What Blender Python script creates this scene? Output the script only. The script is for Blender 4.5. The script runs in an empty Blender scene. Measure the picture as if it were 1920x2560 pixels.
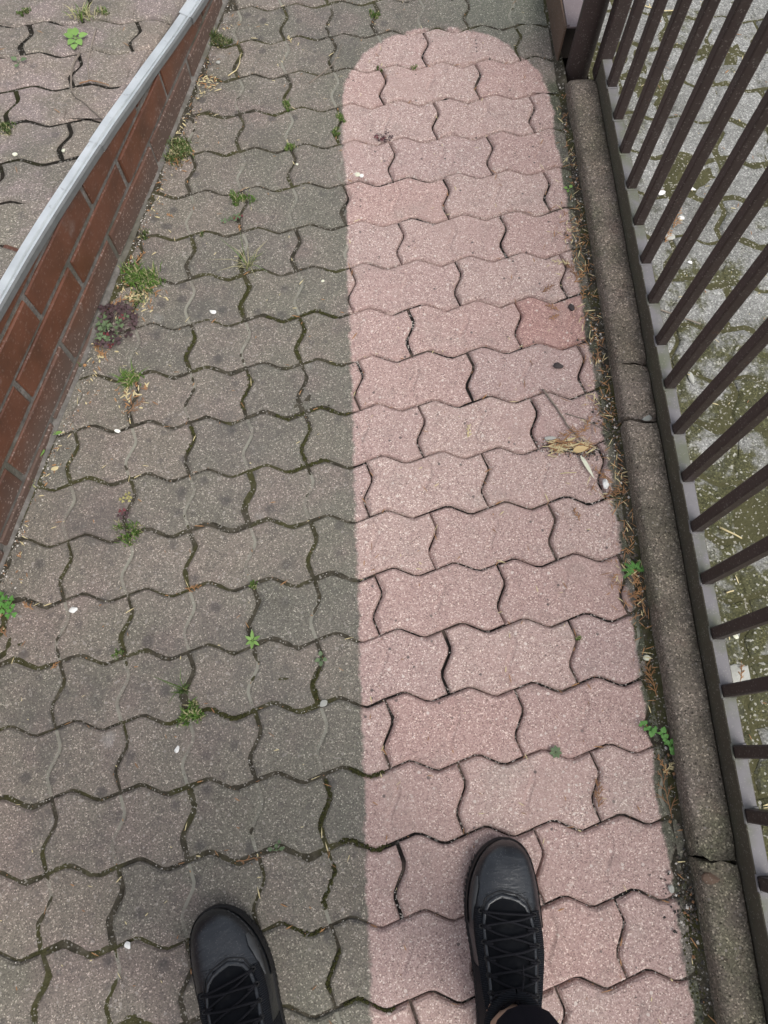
import bpy, bmesh, math, random
import numpy as np
from mathutils import Vector, Matrix, noise as mnoise

rnd = random.Random(7)
SC = bpy.context.scene
COL = SC.collection

# ------------------------------------------------------------------ camera
CAM_H, CAM_P, CAM_R, CAM_F = 1.26085, 0.325933, 0.00082, 1775.0
cam_d = bpy.data.cameras.new('camera')
cam = bpy.data.objects.new('camera', cam_d)
COL.objects.link(cam)
cam.location = (0, 0, CAM_H)
cam.rotation_euler = (CAM_P, 0, CAM_R)
cam_d.sensor_fit = 'VERTICAL'
cam_d.sensor_height = 36.0
cam_d.lens = CAM_F / 2560 * 36.0
cam_d.clip_start = 0.02
cam_d.clip_end = 300
SC.camera = cam

# ------------------------------------------------------------------ daylight: bright overcast
SUN_EL, SUN_ROT = math.radians(58), math.radians(140)
world = bpy.data.worlds.new('World')
SC.world = world
world.use_nodes = True
wt = world.node_tree
wt.nodes.clear()
w_out = wt.nodes.new('ShaderNodeOutputWorld')
w_bg = wt.nodes.new('ShaderNodeBackground')
w_sky = wt.nodes.new('ShaderNodeTexSky')
w_sky.sky_type = 'NISHITA'
w_sky.sun_disc = False
w_sky.sun_elevation = SUN_EL
w_sky.sun_rotation = SUN_ROT
w_sky.air_density = 1.0
w_sky.dust_density = 4.0
w_hsv = wt.nodes.new('ShaderNodeHueSaturation')
w_hsv.inputs['Saturation'].default_value = 0.35
wt.links.new(w_sky.outputs[0], w_hsv.inputs['Color'])
wt.links.new(w_hsv.outputs[0], w_bg.inputs['Color'])
w_bg.inputs['Strength'].default_value = 0.15
wt.links.new(w_bg.outputs[0], w_out.inputs['Surface'])
sun_d = bpy.data.lights.new('sun', 'SUN')
sun_d.energy = 1.0
sun_d.angle = math.radians(32)
sun_d.color = (1.0, 0.965, 0.91)
sun = bpy.data.objects.new('sun', sun_d)
COL.objects.link(sun)
sun.rotation_euler = (math.radians(90) - SUN_EL, 0, math.radians(180) - SUN_ROT)
sun.location = (0, 0, 6)
SC.view_settings.view_transform = 'Standard'
SC.view_settings.look = 'None'
SC.view_settings.exposure = 0.62
SC.view_settings.gamma = 1.0
SC.view_settings.use_curve_mapping = False

# ------------------------------------------------------------------ geometry of the place
RC = Matrix.Rotation(CAM_P, 3, 'X') @ Matrix.Rotation(CAM_R, 3, 'Z')

def ray(px, py):
    return RC @ Vector(((px - 960) / CAM_F, -(py - 1280) / CAM_F, -1.0))

def G(px, py, z=0.0):
    "point at height z seen at a pixel of the full photograph"
    d = ray(px, py)
    return Vector((0, 0, CAM_H)) + d * ((z - CAM_H) / d.z)

WX, WS = -0.7698, 0.2126                       # brick wall face: x = WX + WS*y
def wall_x(y): return WX + WS * y
def kerb_x(y): return 0.4835 - 0.0414 * y      # path side of the kerb
def rail_x(y): return 0.5465 - 0.0425 * y
UA, UB, UC = 0.2244, -0.159, -0.0364           # upper pavement plane
def up_z(x, y): return UA + UB * (y - 1) + UC * (x + 0.6)
FL = [(-1.2, .565), (-.2, .392), (0.2, .325), (.45, .297), (.67, .265), (.8, .249), (.89, .235), (1.02, .211), (1.15, .186), (1.32, .149), (1.49, .110), (1.65, .078), (1.9, .03), (2.2, -.03), (2.7, -.12)]
def flash_z(y):
    for (a, za), (b, zb) in zip(FL, FL[1:]):
        if y <= b: return za + (zb - za) * (y - a) / (b - a)
    return FL[-1][1]
def GU(px, py):
    d = ray(px, py); o = Vector((0, 0, CAM_H))
    n = Vector((-UC, -UB, 1.0)); c = UA - UB + UC * 0.6
    return o + d * ((c - n.dot(o)) / n.dot(d))

# ------------------------------------------------------------------ object helpers
def link(o, parent=None):
    COL.objects.link(o)
    if parent is not None: o.parent = parent
    return o
def tag(o, label, cat, group=None, kind=None):
    o['label'] = label; o['category'] = cat
    if group: o['group'] = group
    if kind: o['kind'] = kind
    return o
def empty(name, loc=(0, 0, 0), rz=0.0):
    o = bpy.data.objects.new(name, None)
    o.location = loc; o.rotation_euler = (0, 0, rz); o.empty_display_size = 0.05
    return link(o)
def mesh(name, verts, faces, mats, parent=None, smooth=False, mi=None):
    me = bpy.data.meshes.new(name)
    me.from_pydata([tuple(v) for v in verts], [], faces)
    for m in (mats if isinstance(mats, (list, tuple)) else [mats]): me.materials.append(m)
    if mi: me.polygons.foreach_set('material_index', mi)
    if smooth: me.polygons.foreach_set('use_smooth', [True] * len(me.polygons))
    me.update()
    return link(bpy.data.objects.new(name, me), parent)

class MB:
    def __init__(s): s.v = []; s.f = []; s.m = []
    def add(s, vs, fs, m=0):
        b = len(s.v); s.v += [tuple(v) for v in vs]
        s.f += [tuple(b + i for i in f) for f in fs]; s.m += [m] * len(fs)
    def box(s, lo, hi, m=0, fn=None):
        x0, y0, z0 = lo; x1, y1, z1 = hi
        v = [(x0, y0, z0), (x1, y0, z0), (x1, y1, z0), (x0, y1, z0), (x0, y0, z1), (x1, y0, z1), (x1, y1, z1), (x0, y1, z1)]
        if fn: v = [fn(*p) for p in v]
        s.add(v, [(3, 2, 1, 0), (4, 5, 6, 7), (0, 1, 5, 4), (1, 2, 6, 5), (2, 3, 7, 6), (3, 0, 4, 7)], m)
    def tube(s, pts, r, n=5, m=0, cap=True):
        pts = [Vector(p) for p in pts]
        rs = r if isinstance(r, (list, tuple)) else [r] * len(pts)
        b = len(s.v); up = Vector((0, 0, 1))
        for i, p in enumerate(pts):
            t = (pts[min(i + 1, len(pts) - 1)] - pts[max(i - 1, 0)])
            t = t.normalized() if t.length > 1e-9 else Vector((0, 1, 0))
            a = t.cross(up)
            a = a.normalized() if a.length > 1e-3 else Vector((1, 0, 0))
            c = a.cross(t)
            for k in range(n):
                w = 2 * math.pi * k / n
                s.v.append(tuple(p + (a * math.cos(w) + c * math.sin(w)) * rs[i]))
        for i in range(len(pts) - 1):
            for k in range(n):
                k2 = (k + 1) % n
                s.f.append((b + i * n + k, b + i * n + k2, b + (i + 1) * n + k2, b + (i + 1) * n + k)); s.m.append(m)
        if cap:
            s.f.append(tuple(b + k for k in range(n))[::-1]); s.m.append(m)
            e = b + (len(pts) - 1) * n
            s.f.append(tuple(e + k for k in range(n))); s.m.append(m)
    def grid(s, rows, m=0, closed=False):
        b = len(s.v); n = len(rows[0])
        for r in rows: s.v += [tuple(p) for p in r]
        for i in range(len(rows) - 1):
            for k in range(n if closed else n - 1):
                k2 = (k + 1) % n
                s.f.append((b + i * n + k, b + i * n + k2, b + (i + 1) * n + k2, b + (i + 1) * n + k)); s.m.append(m)
    def build(s, name, mats, parent=None, smooth=False):
        return mesh(name, s.v, s.f, mats, parent, smooth, s.m)

# ------------------------------------------------------------------ material helpers
class NT:
    def __init__(s, name, rough=0.85, spec=0.3, metallic=0.0):
        s.mat = bpy.data.materials.new(name); s.mat.use_nodes = True
        s.t = s.mat.node_tree; s.b = s.t.nodes['Principled BSDF']
        s.b.inputs['Roughness'].default_value = rough
        s.b.inputs['Specular IOR Level'].default_value = spec
        s.b.inputs['Metallic'].default_value = metallic
        s.pos = s.t.nodes.new('ShaderNodeNewGeometry').outputs['Position']
    def n(s, ty, **kw):
        nd = s.t.nodes.new(ty)
        for k, v in kw.items(): setattr(nd, k, v)
        return nd
    def put(s, sock, v):
        if hasattr(v, 'links') or isinstance(v, bpy.types.NodeSocket): s.t.links.new(v, sock)
        else: sock.default_value = v if not (isinstance(v, tuple) and len(v) == 3 and sock.type == 'RGBA') else (*v, 1)
    def math(s, op, a, b=0.0, clamp=False):
        nd = s.n('ShaderNodeMath', operation=op, use_clamp=clamp)
        s.put(nd.inputs[0], a); s.put(nd.inputs[1], b); return nd.outputs[0]
    def mix(s, f, a, b, bt='MIX'):
        nd = s.n('ShaderNodeMix', data_type='RGBA', blend_type=bt)
        s.put(nd.inputs[0], f); s.put(nd.inputs[6], a); s.put(nd.inputs[7], b); return nd.outputs[2]
    def noise(s, sc, det=3.0, rough=0.55, vec=None):
        nd = s.n('ShaderNodeTexNoise'); nd.inputs['Scale'].default_value = sc
        nd.inputs['Detail'].default_value = det; nd.inputs['Roughness'].default_value = rough
        s.t.links.new(vec or s.pos, nd.inputs['Vector']); return nd.outputs['Fac']
    def vor(s, sc, out='Color', vec=None, rnd_=1.0):
        nd = s.n('ShaderNodeTexVoronoi'); nd.inputs['Scale'].default_value = sc
        nd.inputs['Randomness'].default_value = rnd_
        s.t.links.new(vec or s.pos, nd.inputs['Vector']); return nd.outputs[out]
    def cell(s, sc, vec=None):
        sp = s.n('ShaderNodeSeparateColor'); s.t.links.new(s.vor(sc, 'Color', vec), sp.inputs[0]); return sp.outputs[0]
    def ramp(s, f, stops, interp='LINEAR'):
        nd = s.n('ShaderNodeValToRGB'); cr = nd.color_ramp; cr.interpolation = interp
        while len(cr.elements) < len(stops): cr.elements.new(0.5)
        for e, (p, c) in zip(cr.elements, stops):
            e.position = p; e.color = (*c, 1) if isinstance(c, tuple) else (c, c, c, 1)
        s.t.links.new(f, nd.inputs[0]); return nd.outputs[0]
    def step(s, f, a, b):
        nd = s.n('ShaderNodeMapRange', interpolation_type='SMOOTHSTEP')
        s.put(nd.inputs['Value'], f); nd.inputs['From Min'].default_value = a; nd.inputs['From Max'].default_value = b
        return nd.outputs[0]
    def rand(s): return s.n('ShaderNodeObjectInfo').outputs['Random']
    def bump(s, h, st=0.3, dist=0.002, prev=None):
        nd = s.n('ShaderNodeBump'); nd.inputs['Strength'].default_value = st; nd.inputs['Distance'].default_value = dist
        s.t.links.new(h, nd.inputs['Height'])
        if prev: s.t.links.new(prev, nd.inputs['Normal'])
        return nd.outputs[0]
    def done(s, col, normal=None, rough=None):
        s.put(s.b.inputs['Base Color'], col)
        if normal is not None: s.t.links.new(normal, s.b.inputs['Normal'])
        if rough is not None: s.put(s.b.inputs['Roughness'], rough)
        return s.mat

def simple(name, a, b, sc=60, rough=0.7, spec=0.3, bump=0.0, metallic=0.0, trans=0.0):
    t = NT(name, rough, spec, metallic)
    col = t.mix(t.noise(sc, 3), a, b)
    col = t.mix(t.math('MULTIPLY', t.rand(), 0.35), col, tuple(min(1, c * 1.5) for c in b))
    nr = t.bump(t.noise(sc * 6, 3), bump, 0.002) if bump else None
    if trans:
        t.b.inputs['Transmission Weight'].default_value = 0.0
        t.b.inputs['Subsurface Weight'].default_value = trans
        t.b.inputs['Subsurface Radius'].default_value = (0.002, 0.003, 0.001)
    return t.done(col, nr)

def washed_mask(t, soft=0.0042):
    "the pressure-washed stripe: straight sides along the kerb and a round end"
    sp = t.n('ShaderNodeSeparateXYZ'); t.t.links.new(t.pos, sp.inputs[0])
    x, y = sp.outputs[0], sp.outputs[1]
    xs = t.math('ADD', x, t.math('MULTIPLY', y, 0.0437))
    dx = t.math('SUBTRACT', xs, 0.2085)
    dy = t.math('MAXIMUM', t.math('SUBTRACT', y, 1.43), 0.0)
    d = t.math('SUBTRACT', t.math('SQRT', t.math('ADD', t.math('MULTIPLY', dx, dx), t.math('MULTIPLY', dy, dy))), 0.2435)
    d = t.math('ADD', d, t.math('MULTIPLY', t.math('SUBTRACT', t.noise(35, 4), 0.5), 0.014))
    d = t.math('ADD', d, t.math('MULTIPLY', t.math('SUBTRACT', t.noise(130, 3), 0.5), 0.010))
    d = t.math('ADD', d, t.math('MULTIPLY', t.math('SUBTRACT', t.noise(6, 2), 0.5), 0.010))
    right = t.step(dx, 0.1, 0.24)
    d = t.math('ADD', d, t.math('MULTIPLY', t.math('MULTIPLY', t.math('SUBTRACT', t.noise(14, 3), 0.45), 0.035), right))
    return t.math('SUBTRACT', 1.0, t.step(d, -soft, soft)), x, y, dx, d

def paver_material(name, washed=True, upper=False, dusty=False):
    t = NT(name, 0.9, 0.2)
    r = t.rand()
    g1 = t.cell(560); g2 = t.cell(260); fine = t.noise(520, 2)
    # washed concrete: bare pink aggregate
    clean = t.ramp(g1, [(0.0, (.155, .112, .105)), (.07, (.26, .188, .177)), (.35, (.340, .251, .236)), (.68, (.390, .295, .277)), (.88, (.46, .365, .338)), (.96, (.60, .52, .475)), (1, (.72, .65, .60))])
    tint = t.ramp(r, [(0, (.97, .94, .93)), (.25, (1.02, 1.02, 1.01)), (.5, (1.05, 1.07, 1.05)), (.75, (.97, .98, .985)), (.96, (1.04, 1.0, .98)), (1, (1.0, .95, .94))])
    clean = t.mix(1.0, clean, tint, 'MULTIPLY')
    clean = t.mix(1.0, clean, (1.02, .975, .955), 'MULTIPLY')
    clean = t.mix(1.0, clean, t.n('ShaderNodeObjectInfo').outputs['Color'], 'MULTIPLY')
    stones = t.math('MULTIPLY', t.step(t.cell(120), .955, .965), t.math('SUBTRACT', 1, t.step(t.vor(120, 'Distance'), .28, .34)))
    clean = t.mix(t.math('MULTIPLY', stones, .8), clean, (.62, .55, .50))
    pebm = t.step(t.noise(4.5, 4, .65), .56, .68)
    clean = t.mix(t.math('MULTIPLY', t.step(t.noise(5.2, 4, .6), .50, .68), .30), clean, (.40, .262, .240))
    clean = t.mix(t.math('MULTIPLY', t.step(t.noise(23, 4, .7), .55, .68), .22), clean, (.22, .17, .155))
    peb = t.math('MULTIPLY', t.math('MULTIPLY', t.step(t.cell(150), .70, .72), t.math('SUBTRACT', 1, t.step(t.vor(150, 'Distance'), .30, .38))), pebm)
    clean = t.mix(t.math('MULTIPLY', peb, .65), clean, t.ramp(t.cell(151), [(0, (.30, .25, .23)), (.5, (.50, .45, .40)), (1, (.68, .64, .58))]))
    clean = t.mix(t.math('MULTIPLY', t.step(t.noise(2.6, 5, .6), .50, .70), .22), clean, (.31, .27, .235))
    darkst = t.math('MULTIPLY', t.step(t.cell(95), .965, .972), t.math('SUBTRACT', 1, t.step(t.vor(95, 'Distance'), .2, .3)))
    clean = t.mix(t.math('MULTIPLY', darkst, .75), clean, (.07, .06, .06))
    clean = t.mix(t.math('MULTIPLY', t.step(t.noise(16, 4), .52, .75), .30), clean, (.22, .185, .165))
    clean = t.mix(t.math('MULTIPLY', t.step(t.noise(7, 4, .6), .55, .75), .30), clean, (.34, .305, .265))
    # weathered concrete: grey-brown film with pale grains
    big = t.noise(5.5, 5, .6)
    dirt = t.ramp(big, [(0.25, (.112, .110, .096)), (.45, (.142, .136, .122)), (.6, (.156, .143, .132)), (.8, (.186, .176, .162))])
    tint2 = t.ramp(r, [(0, (.88, .89, .89)), (.4, (1.02, 1.02, .98)), (.7, (1.07, 1.04, 1.03)), (1, (1.16, 1.10, 1.08))])
    dirt = t.mix(1.0, dirt, tint2, 'MULTIPLY')
    dirt = t.mix(t.math('MULTIPLY', t.step(t.noise(8, 3), .48, .66), .50), dirt, (.160, .132, .127))
    dirt = t.mix(1.0, dirt, (1.16, 1.11, 1.06), 'MULTIPLY')
    dirt = t.mix(t.math('MULTIPLY', t.step(t.noise(3.2, 5, .6), .48, .64), .28), dirt, (.150, .150, .122))
    dirt = t.mix(t.math('MULTIPLY', t.step(t.noise(21, 5, .7), .52, .66), .32), dirt, (.095, .090, .080))
    grain = t.ramp(g1, [(0, .55), (.25, .84), (.72, 1.0), (.88, 1.25), (.95, 1.8), (1, 2.6)])
    dirt = t.mix(1.0, dirt, grain, 'MULTIPLY')
    dirt = t.mix(t.math('MULTIPLY', t.step(g2, .972, .985), .5), dirt, (.36, .33, .30))
    spots = t.math('MULTIPLY', t.step(t.cell(24), .62, .7), t.math('SUBTRACT', 1, t.step(t.vor(24, 'Distance'), .12, .34)))
    dirt = t.mix(t.math('MULTIPLY', spots, .62), dirt, (.060, .056, .056))
    sp2 = t.math('MULTIPLY', t.step(t.cell(42), .70, .76), t.math('SUBTRACT', 1, t.step(t.math('ADD', t.vor(42, 'Distance'), t.math('MULTIPLY', t.noise(110, 2), .15)), .22, .40)))
    dirt = t.mix(t.math('MULTIPLY', sp2, .38), dirt, (.066, .062, .060))
    dirt = t.mix(t.math('MULTIPLY', t.step(t.noise(26, 4, .65), .56, .72), .30), dirt, (.075, .07, .066))
    dirt = t.mix(t.math('MULTIPLY', t.step(t.noise(4.2, 6, .68), .50, .66), .42), dirt, (.082, .080, .076))
    lich = t.math('MULTIPLY', t.step(t.cell(13), .90, .92), t.math('SUBTRACT', 1, t.step(t.math('ADD', t.vor(13, 'Distance'), t.math('MULTIPLY', t.noise(90, 3), .2)), .16, .34)))
    dirt = t.mix(t.math('MULTIPLY', lich, .28), dirt, (.34, .34, .33))
    if washed:
        m, x, y, dx, d = washed_mask(t)
        gn = t.noise(9, 4)
        # algae: near the kerb, along the edge of the stripe, and past its end
        edge = t.math('MULTIPLY', t.step(dx, .2, .26), t.step(gn, .35, .6))
        along = t.math('MULTIPLY', t.math('SUBTRACT', 1, t.step(d, 0.0, .30)), t.step(gn, .3, .65))
        top = t.math('MULTIPLY', t.step(y, 1.5, 1.8), t.step(dx, -.15, .2))
        dirt = t.mix(t.math('MULTIPLY', along, .60), dirt, t.mix(1.0, (.146, .143, .116), grain, 'MULTIPLY'))
        dirt = t.mix(t.math('MULTIPLY', edge, .85), dirt, t.mix(1.0, (.062, .068, .044), grain, 'MULTIPLY'))
        dirt = t.mix(t.math('MULTIPLY', top, .6), dirt, t.mix(1.0, (.150, .160, .128), grain, 'MULTIPLY'))
        if dusty: dirt = t.mix(t.math('ADD', .25, t.math('MULTIPLY', t.step(t.noise(13, 4), .4, .6), .6)), dirt, (.235, .230, .190))
        col = t.mix(m, dirt, clean)
    elif upper:
        col = t.mix(t.math('MULTIPLY', t.step(t.noise(8, 4), .4, .7), .7), dirt, t.mix(1.0, (.235, .198, .192), grain, 'MULTIPLY'))
        col = t.mix(1.0, col, (1.12, 1.09, 1.08), 'MULTIPLY')
    nb = t.bump(g1, .35, .0012)
    nb = t.bump(t.noise(60, 4), .30, .003, nb)
    nb = t.bump(fine, .25, .0008, nb)
    return t.done(col, nb)

M = {}
M['paver'] = paver_material('washed_and_weathered_paver')
M['groove'] = paver_material('dust_filled_groove', dusty=True)
M['paver_up'] = paver_material('weathered_pink_paver', False, True)

def yard_material():
    t = NT('mossy_grey_paver', .9, .2)
    g1 = t.cell(420); grain = t.ramp(g1, [(0, .55), (.3, .85), (.75, 1.05), (.92, 1.5), (1, 2.0)])
    base = t.ramp(t.noise(6, 5), [(.3, (.155, .155, .142)), (.5, (.225, .225, .212)), (.7, (.28, .28, .268))])
    base = t.mix(1.0, base, grain, 'MULTIPLY')
    sp = t.n('ShaderNodeSeparateXYZ'); t.t.links.new(t.pos, sp.inputs[0])
    near = t.math('SUBTRACT', 1, t.step(sp.outputs[1], .35, 1.25))
    mm = t.step(t.math('ADD', t.noise(10, 6, .7), t.math('MULTIPLY', near, .17)), .53, .66)
    moss = t.mix(t.noise(45, 4), (.020, .023, .007), (.085, .080, .022))
    moss = t.mix(1.0, moss, grain, 'MULTIPLY')
    moss = t.mix(t.math('MULTIPLY', t.step(t.cell(260), .90, .95), .75), moss, (.42, .41, .36))
    col = t.mix(t.math('MULTIPLY', mm, .9), base, moss)
    dk = t.step(t.noise(17, 5, .65), .56, .70)
    col = t.mix(t.math('MULTIPLY', dk, .55), col, (.055, .055, .045))
    nb = t.bump(g1, .4, .0015); nb = t.bump(t.noise(70, 4), .5, .004, nb)
    return t.done(col, nb)
M['yard'] = yard_material()

def soil_material():
    t = NT('joint_soil', .95, .1)
    m, x, y, dx, d = washed_mask(t)
    g = t.cell(420)
    dirt = t.ramp(t.noise(60, 4), [(.3, (.030, .027, .020)), (.55, (.060, .053, .040)), (.75, (.095, .085, .066))])
    mo = t.step(t.noise(7, 4), .46, .6)
    dirt = t.mix(t.math('MULTIPLY', mo, .5), dirt, t.mix(t.noise(80, 3), (.030, .032, .010), (.085, .085, .020)))
    grit = t.step(g, .90, .94)
    dirt = t.mix(t.math('MULTIPLY', grit, .6), dirt, (.33, .31, .28))
    cl = t.mix(t.math('MULTIPLY', t.step(t.cell(380), .80, .86), t.step(t.noise(9, 3), .40, .6)), t.mix(t.step(t.noise(11, 4), .48, .62), (.015, .013, .012), (.085, .066, .055)), (.42, .39, .36))
    col = t.mix(m, dirt, cl)
    return t.done(col, t.bump(t.noise(260, 3), .8, .004))
M['soil'] = soil_material()

def plain_soil(name='bedding_soil', k=1.0):
    t = NT(name, .95, .1)
    c = t.ramp(t.noise(40, 5), [(.3, (.020, .018, .014)), (.6, (.045, .039, .031)), (.8, (.085, .075, .06))])
    c = t.mix(t.math('MULTIPLY', t.step(t.noise(6, 4), .5, .62), .7), c, (.050, .052, .016))
    c = t.mix(t.math('MULTIPLY', t.step(t.cell(330), .9, .94), .6), c, (.40, .38, .34))
    c = t.mix(1.0, c, (k, k, k), 'MULTIPLY')
    return t.done(c, t.bump(t.noise(200, 3), .8, .004))
M['soil2'] = plain_soil()
def moss_soil():
    t = NT('mossy_joint_soil', .95, .1)
    c = t.mix(t.noise(30, 5, .7), (.035, .034, .018), (.105, .10, .050))
    c = t.mix(t.math('MULTIPLY', t.step(t.cell(330), .88, .94), .6), c, (.40, .38, .33))
    return t.done(c, t.bump(t.noise(200, 3), .8, .004))
M['soil4'] = moss_soil()
M['soil3'] = plain_soil('dark_joint_soil', .55)

def brick_material():
    t = NT('brown_clinker', .42, .45)
    c = t.ramp(t.noise(14, 4), [(.3, (.074, .030, .017)), (.5, (.114, .044, .024)), (.72, (.148, .057, .032))])
    c = t.mix(t.math('MULTIPLY', t.rand(), .30), c, (.060, .026, .018))
    sp = t.n('ShaderNodeSeparateXYZ'); t.t.links.new(t.pos, sp.inputs[0])
    low = t.math('SUBTRACT', 1, t.step(t.math('ADD', sp.outputs[2], t.math('MULTIPLY', t.noise(12, 4), .08)), .06, .16))
    film = t.mix(t.noise(30, 4), (.075, .052, .042), (.105, .080, .066))
    c = t.mix(t.math('MULTIPLY', low, .75), c, film)
    dust = t.math('MULTIPLY', t.step(t.cell(330), .90, .97), t.math('ADD', .18, t.math('MULTIPLY', low, .5)))
    c = t.mix(dust, c, (.34, .27, .24))
    c = t.mix(t.math('MULTIPLY', t.step(t.noise(5, 5, .7), .60, .72), .35), c, (.20, .175, .16))
    rough = t.math('ADD', .38, t.math('MULTIPLY', low, .4))
    nb = t.bump(t.noise(150, 3), .18, .001); nb = t.bump(t.noise(18, 2), .2, .002, nb)
    return t.done(c, nb, rough)
M['brick'] = brick_material()

def mortar_material():
    t = NT('grey_mortar', .95, .1)
    c = t.ramp(t.noise(50, 5, .65), [(.3, (.090, .084, .075)), (.55, (.155, .144, .132)), (.75, (.235, .222, .206))])
    c = t.mix(t.math('MULTIPLY', t.step(t.noise(8, 4), .5, .65), .5), c, (.085, .082, .055))
    return t.done(c, t.bump(t.noise(160, 4), .7, .004))
M['mortar'] = mortar_material()

def kerb_material():
    t = NT('weathered_kerb_concrete', .9, .2)
    c = t.ramp(t.noise(7, 5, .6), [(.3, (.118, .108, .078)), (.5, (.172, .148, .118)), (.7, (.200, .168, .142))])
    c = t.mix(t.math('MULTIPLY', t.step(t.noise(30, 4), .5, .7), .4), c, (.100, .090, .070))
    c = t.mix(t.math('MULTIPLY', t.rand(), .18), c, (.15, .105, .09))
    c = t.mix(t.math('MULTIPLY', t.step(t.noise(5, 5, .7), .50, .66), .5), c, (.105, .110, .066))
    c = t.mix(t.math('MULTIPLY', t.step(t.noise(13, 5, .7), .56, .70), .4), c, (.13, .085, .07))
    grain = t.ramp(t.cell(450), [(0, .45), (.2, .8), (.75, 1.05), (.93, 1.6), (1, 2.7)])
    c = t.mix(1.0, c, grain, 'MULTIPLY')
    c = t.mix(t.math('MULTIPLY', t.math('MULTIPLY', t.step(t.cell(140), .93, .95), t.math('SUBTRACT', 1, t.step(t.vor(140, 'Distance'), .25, .35))), .7), c, (.28, .25, .22))
    pits = t.math('MULTIPLY', t.step(t.cell(170), .86, .9), t.math('SUBTRACT', 1, t.step(t.vor(170, 'Distance'), .15, .35)))
    c = t.mix(t.math('MULTIPLY', pits, .6), c, (.03, .026, .02))
    nb = t.bump(t.math('SUBTRACT', t.noise(120, 4), pits), .9, .004); nb = t.bump(t.noise(30, 3), .3, .004, nb)
    return t.done(c, nb)
M['kerb'] = kerb_material()

def paint(name, a, b, rough, dust, dustc=(.35, .33, .30), moss=0.0):
    t = NT(name, rough, .4)
    c = t.mix(t.noise(25, 4), a, b)
    if moss: c = t.mix(t.math('MULTIPLY', t.step(t.noise(13, 4), .42, .65), moss), c, (.095, .105, .058))
    c = t.mix(t.math('MULTIPLY', t.step(t.noise(38, 5, .75), .665, .70), .7), c, (.085, .038, .020))
    c = t.mix(t.math('MULTIPLY', t.step(t.noise(70, 4, .7), .55, .72), .22), c, (.10, .095, .085))
    c = t.mix(t.math('MULTIPLY', t.step(t.cell(520), .93, .98), dust), c, dustc)
    return t.done(c, t.bump(t.noise(220, 3), .25, .001))
M['bar'] = paint('dark_brown_paint', (.027, .0185, .0170), (.044, .031, .028), .5, .22)
M['rail_top'] = paint('skylit_chalky_weathered_paint', (.125, .118, .124), (.18, .172, .178), .65, .2, moss=.75)  # lighter tone carries painted-in sky light as well as dust and chalking
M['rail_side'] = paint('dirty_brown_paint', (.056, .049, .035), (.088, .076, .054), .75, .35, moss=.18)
M['rust'] = paint('rusty_brown_steel', (.090, .058, .040), (.135, .088, .062), .8, .3)
M['pinkrust'] = paint('faded_pink_steel', (.13, .105, .108), (.19, .155, .158), .6, .3)
M['dark'] = simple('dark_hollow_shade', (.010, .008, .007), (.025, .018, .014), 40, .9)  # near-black colour for the shade inside the gate channel

def zinc():
    t = NT('zinc_flashing', .38, .5, .55)
    c = t.ramp(t.noise(9, 5, .6), [(.3, (.50, .53, .54)), (.6, (.66, .69, .70)), (.8, (.78, .80, .81))])
    c = t.mix(t.math('MULTIPLY', t.step(t.noise(60, 4, .7), .60, .72), .45), c, (.20, .20, .19))
    return t.done(c, t.bump(t.noise(25, 3), .12, .003), t.math('ADD', .32, t.math('MULTIPLY', t.noise(40, 4), .25)))
M['zinc'] = zinc()
M['zinc_top'] = M['zinc']
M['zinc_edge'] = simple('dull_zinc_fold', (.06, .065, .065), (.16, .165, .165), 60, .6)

M['grass'] = simple('bright_grass', (.060, .125, .018), (.110, .190, .035), 90, .6, trans=.15)
M['grass_dark'] = simple('moss_green', (.030, .062, .013), (.075, .115, .030), 90, .7, trans=.1)
M['grass_dry'] = simple('dry_grass', (.22, .21, .10), (.34, .31, .18), 90, .75)
M['moss'] = simple('joint_moss', (.020, .022, .008), (.058, .058, .016), 120, .95)
M['leaf'] = simple('seedling_leaf', (.105, .205, .045), (.175, .290, .080), 50, .5, trans=.2)
M['leaf_dull'] = simple('clover_leaf_green', (.070, .110, .055), (.115, .160, .080), 70, .6, trans=.15)
M['leaf_purple'] = simple('clover_leaf_purple', (.040, .026, .029), (.075, .045, .047), 70, .6, trans=.1)
M['leaf_red'] = simple('clover_leaf_red', (.090, .018, .026), (.130, .035, .038), 70, .6, trans=.1)
M['leaf_vivid'] = simple('fern_green', (.055, .160, .030), (.095, .230, .050), 50, .55, trans=.2)
M['sprig'] = simple('dry_orange_sprig', (.24, .125, .055), (.34, .19, .09), 60, .8)
M['sprig_brown'] = simple('dry_brown_sprig', (.165, .085, .045), (.26, .145, .075), 60, .8)
M['sprig_pale'] = simple('pale_straw_sprig', (.42, .35, .19), (.56, .48, .28), 60, .8)
M['twig'] = simple('grey_brown_twig', (.13, .105, .085), (.24, .205, .17), 80, .9, bump=.4)
M['white'] = simple('white_stone', (.60, .60, .57), (.76, .76, .73), 70, .8, bump=.3)
M['grey_stone'] = simple('grey_stone', (.24, .245, .22), (.36, .36, .33), 70, .85, bump=.3)
M['dark_stone'] = simple('dark_brown_stone', (.026, .022, .022), (.055, .045, .044), 70, .8, bump=.3)
M['petal'] = simple('white_petal', (.75, .75, .66), (.82, .82, .76), 60, .6)
M['leaf_tan'] = simple('tan_dry_leaf', (.36, .26, .12), (.48, .36, .19), 40, .7)
M['pod'] = simple('pale_pod', (.48, .48, .36), (.62, .62, .50), 40, .5)
M['orange_paper'] = simple('orange_filter_paper', (.60, .30, .03), (.72, .40, .06), 60, .7)
M['gravel_dark'] = simple('dark_grit', (.018, .017, .017), (.06, .055, .05), 60, .8)
M['gravel_mid'] = simple('brown_grit', (.05, .042, .034), (.12, .10, .082), 60, .8)
M['gravel_pale'] = simple('pale_grit', (.33, .31, .28), (.55, .52, .48), 60, .8)

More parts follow.
